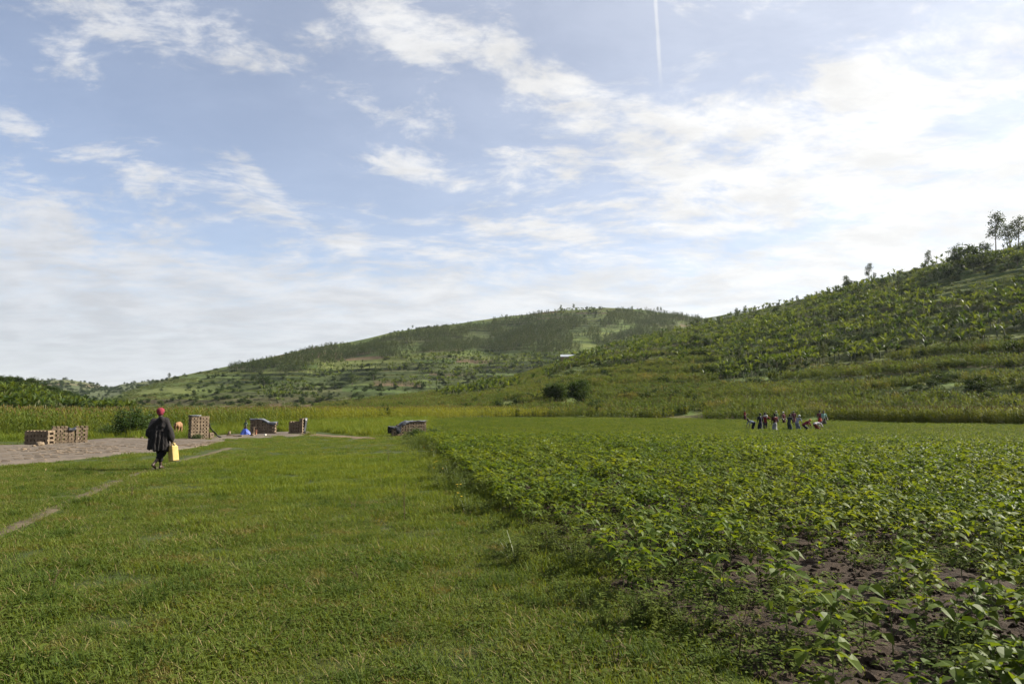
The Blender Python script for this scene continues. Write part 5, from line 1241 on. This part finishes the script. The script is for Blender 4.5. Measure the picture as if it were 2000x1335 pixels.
    V_ += [v + np.array([0, 0, -.006]) for v in V_]; F = [(i, i + 1, i + 10, i + 9) for i in range(8)] + [(i + 19, i + 18, i + 27, i + 28) for i in range(8)] + [(i + 9, i + 10, i + 28, i + 27) for i in range(8)]; brim.add(V_, F)
    obj('brim', brim.mesh('brim', [cm((.23, .030, .050))], True), cap)
    return e, P_, J
we, wP, wJ = walker()
# yellow water can hanging from the hand
def jerrycan():
    M['yellow'] = plain_mat('yellow plastic', (.44, .31, .09), (.50, .37, .14), 5, .45, .12, 14, spec=.4, obj_space=True)
    e = empty('jerrycan', (0, 0, 0)); bm = bmesh.new(); bmesh.ops.create_cube(bm, size=1)
    for v in bm.verts: v.co = Vector((v.co.x*.245, v.co.y*.17, v.co.z*.38 + .19))
    top = [f for f in bm.faces if f.normal.z > .9][0]; r_ = bmesh.ops.extrude_face_region(bm, geom=[top]); vs = [v for v in r_['geom'] if isinstance(v, bmesh.types.BMVert)]
    for v in vs: v.co.z += .045; v.co.x = v.co.x*.78 - .01; v.co.y *= .62
    bmesh.ops.bevel(bm, geom=list(bm.edges), offset=.022, segments=3, affect='EDGES', profile=.6)
    # pressed ribs on the broad sides
    me = bpy.data.meshes.new('can'); bm.to_mesh(me); bm.free(); me.materials.append(M['yellow']); me.polygons.foreach_set('use_smooth', np.ones(len(me.polygons), bool)); obj('body', me, e)
    mb = MB(); mb.tube([(-.075, 0, .42), (-.07, 0, .468), (-.04, 0, .482), (.03, 0, .482), (.06, 0, .468), (.068, 0, .42)], [.013, .014, .014, .014, .014, .013], 8); obj('handle', mb.mesh('handle', [M['yellow']], True), e)
    mb = MB(); mb.tube([(.096, 0, .40), (.098, 0, .45), (.10, 0, .47)], [.026, .026, .024], 10); nk = obj('neck', mb.mesh('neck', [M['yellow']], True), e)
    for s in (-1, 1):
        mb = MB(); mb.box((0, s*.0865, .20), (.006, .004, .14)); mb.box((.0, s*.0865, .20), (.075, .0038, .006)); obj('rib', mb.mesh('rib', [M['yellow']]), e)
    return e
je = jerrycan(); hw_ = Matrix.Rotation(R(2), 3, 'Z') @ (wJ['wrr'] + wJ['wdr']*.10) + Vector(wP)
je.rotation_euler = (R(3), R(-9), R(-38)); je.location = hw_ - (Euler((R(3), R(-9), R(-38))).to_matrix() @ Vector((0, 0, .478)))
tag(je, 'yellow plastic water can carried in the hand of the walker', 'water can')

# ---- grazing calf seen from behind
def calf():
    P_ = gpt(347, 851.5); e = empty('calf', P_, R(12), 1.2); h = .86
    C = [((0, -.28, .70), .155, (0, .05, .66), .185), ((0, .05, .66), .185, (0, .40, .68), .165), ((0, -.34, .74), .11, (0, .3, .78), .11), ((-.07, -.34, .66), .10, (.07, -.34, .66), .10), ((0, .45, .70), .13, (0, .66, .55), .085), ((0, .66, .55), .08, (0, .80, .32), .062),
         ((0, .80, .34), .075, (0, .86, .20), .060), ((0, .86, .20), .055, (0, .89, .10), .045)]
    for s in (-1, 1):
        C += [((s*.09, -.32, .62), .105, (s*.10, -.26, .44), .068), ((s*.10, -.26, .44), .06, (s*.10, -.36, .28), .042), ((s*.10, -.36, .28), .038, (s*.10, -.34, .06), .030), ((s*.10, -.34, .05), .034, (s*.10, -.32, .02), .036)]
        C += [((s*.09, .38, .60), .085, (s*.09, .38, .36), .048), ((s*.09, .38, .36), .044, (s*.09, .37, .08), .030), ((s*.09, .37, .05), .034, (s*.09, .39, .02), .036), ((s*.06, .80, .40), .022, (s*.16, .78, .42), .030)]
    C += [((0, -.44, .78), .026, (0, -.47, .55), .020), ((0, -.47, .55), .018, (0, -.46, .36), .020), ((0, -.46, .36), .026, (0, -.46, .24), .016)]
    obj('body', skin_over(C, .016, [plain_mat('tan hide', (.17, .088, .040), (.23, .130, .065), 6, .75, .2, 40, obj_space=True)], 'body', 3), e)
    tag(e, 'tan calf grazing with its rump turned, between the large bush and the tall brick stack', 'calf')
calf()

bpy.data.scenes.remove(TMP)
# ------------------------------------------------------------------ weeds, flowers and litter in the meadow
M['petal'] = plain_mat('yellow petal', (.78, .50, .03), None, rough=.6); M['drystem'] = leaf_mat('dry weed stem', (.09,.07,.03), (.15,.12,.05), .2, .7, .2, 1)
def weed(px, py, hpx, label, flowers=0, dry=False, nleaf=26, spread=.12):
    P_ = gpt(px, py); r = math.hypot(P_[0], P_[1]); h = hpx*r/FPX; e = empty('weed', P_, random.random()*6.28); tag(e, label, 'weed', 'tall weeds at the meadow edge')
    tips = []; 
    for k in range(random.choice((3, 4, 5)) if not dry else random.choice((2, 3))):
        mb = MB(); a = random.random()*6.28; q = spread*random.uniform(.3, 1.0); top_ = np.array([q*math.cos(a)*1.6, q*math.sin(a)*1.6, h*random.uniform(.7, 1.0)])
        mb.tube([(0, 0, -.03), top_*np.array([.35, .35, .5]), top_], [.004, .003, .0014], 4, 0); tips.append(top_)
        if not dry or k == 0: pass
        obj('stem', mb.mesh('weedstem', [M['drystem'] if dry else M['beanstem']]), e)
    mb = MB()
    for i in range(nleaf):
        tp = random.choice(tips); f = random.uniform(.15, .98); c = tp*np.array([f**1.3, f**1.3, f]); a = random.random()*6.28; L_ = random.uniform(.03, .07)*(.7 if dry else 1)
        oval(mb, c, (math.cos(a), math.sin(a), random.uniform(-.1, .7)), (0, 0, 1), L_, L_*.42, 0, .3, .3)
    obj('foliage', mb.mesh('weedleaf', [M['drystem'] if dry else M['clover']]), e)
    for i in range(flowers):
        tp = tips[i % len(tips)] + np.array([random.gauss(0, .05), random.gauss(0, .05), random.uniform(-.05, .02)])*(i >= len(tips)); mb = MB()
        for p in range(6): a = p*1.047; oval(mb, tp, (math.cos(a), math.sin(a), .35), (0, 0, 1), .022, .014, 0, .1, .1)
        obj('flower', mb.mesh('flower', [M['petal']]), e)
for px, py, hp, lab, fl, dry, nl in ((857,955,55,'leafy weed with yellow flowers nearest the corner of the bean field',4,False,60),(885,985,45,'leafy weed with two yellow flowers at the bean field edge',3,False,55),(838,925,50,'weed with one yellow flower behind the leafy clump',2,False,40),(872,965,48,'dense dark leafy weed among the yellow flowers',0,False,70),
        (905,1000,40,'small weed with a yellow flower lowest along the field edge',2,False,36),(790,1020,85,'dry stalked weed standing alone in the meadow grass',0,True,30),(758,905,60,'tall thin weed by the far meadow grass',0,True,22),(776,985,50,'brown weed behind the dry stalked one',0,True,26),(745,960,50,'thin weed in the bright grass',0,True,20),
        (820,900,40,'bushy weed along the middle of the field edge',1,False,46),(800,880,34,'bushy weed at the far end of the field edge',1,False,40),(690,1000,45,'slender weed left of the dry stalked one',0,True,18),(1203,1312,78,'dark thin weed in the near grass by the field corner',0,True,20),(1440,1300,130,'tall dark weed with few leaves at the near field edge',0,True,26),(257,972,30,'short dark weed beside the footpath',0,True,16),(545,920,22,'small leafy weed in the meadow beyond the litter',0,False,30),(100,1150,40,'thin weed in the near meadow grass beside the path side',0,True,14),(700,1140,36,'sparse weed in the middle of the near meadow',0,True,14)):
    weed(px, py, hp, lab, fl, dry, nl)
def heap(px, py, n, spread, m, label, name, cat, L_=.09):
    mb = MB()
    for i in range(n):
        a = random.random()*6.28; q = abs(random.gauss(0, spread)); oval(mb, (q*math.cos(a), q*math.sin(a)*.6, random.uniform(.01, .07)*max(.1, 1 - q/spread/2)), (random.gauss(0, 1), random.gauss(0, 1), random.gauss(0, .3)), (random.gauss(0, .4), random.gauss(0, .4), 1), L_*random.uniform(.5, 1.4), L_*.5, random.randrange(len(m)), .3, .2)
    o = obj(name, mb.mesh(name, m), None, gpt(px, py)); tag(o, label, cat)
heap(478, 902, 70, .22, [M['straw'], M['drystem']], 'heap of pale dry husks lying on the meadow', 'husk_heap', 'litter'); heap(508, 901, 40, .16, [M['drystem'], M['soil']], 'brown heap of plant litter beside the pale husks', 'litter_heap', 'litter'); heap(447, 902, 10, .12, [M['white']], 'scraps of white plastic near the dry husks', 'plastic_scraps', 'litter', .07)
heap(232, 916, 1, .01, [M['petal']], 'single yellow petal in the grass near the drying ground', 'fallen_petal', 'litter', .08); heap(275, 945, 4, .08, [M['straw']], 'dry leaf pieces on the footpath behind the walker', 'dry_leaves', 'litter', .08)
heap(90, 922, 3, .05, [M['straw']], 'pale dry leaf on the grass below the drying ground', 'dry_leaf', 'litter', .08)

# ------------------------------------------------------------------ hazy air of the valley
def haze():
    m, T = mat('valley air'); v = T.node('ShaderNodeVolumePrincipled', {'Color': (.80, .88, 1.0, 1), 'Density': HAZE, 'Anisotropy': .35}); T.l.new(v, T.out.inputs[1])
    mb = MB(); mb.box((0, 0, 225), (9300, 9300, 240)); o = obj('haze', mb.mesh('haze', [m])); o['kind'] = 'stuff'; tag(o, 'thin pale haze filling the air of the valley', 'haze'); o.display_type = 'WIRE'
HAZE = .00004
if HAZE: haze()
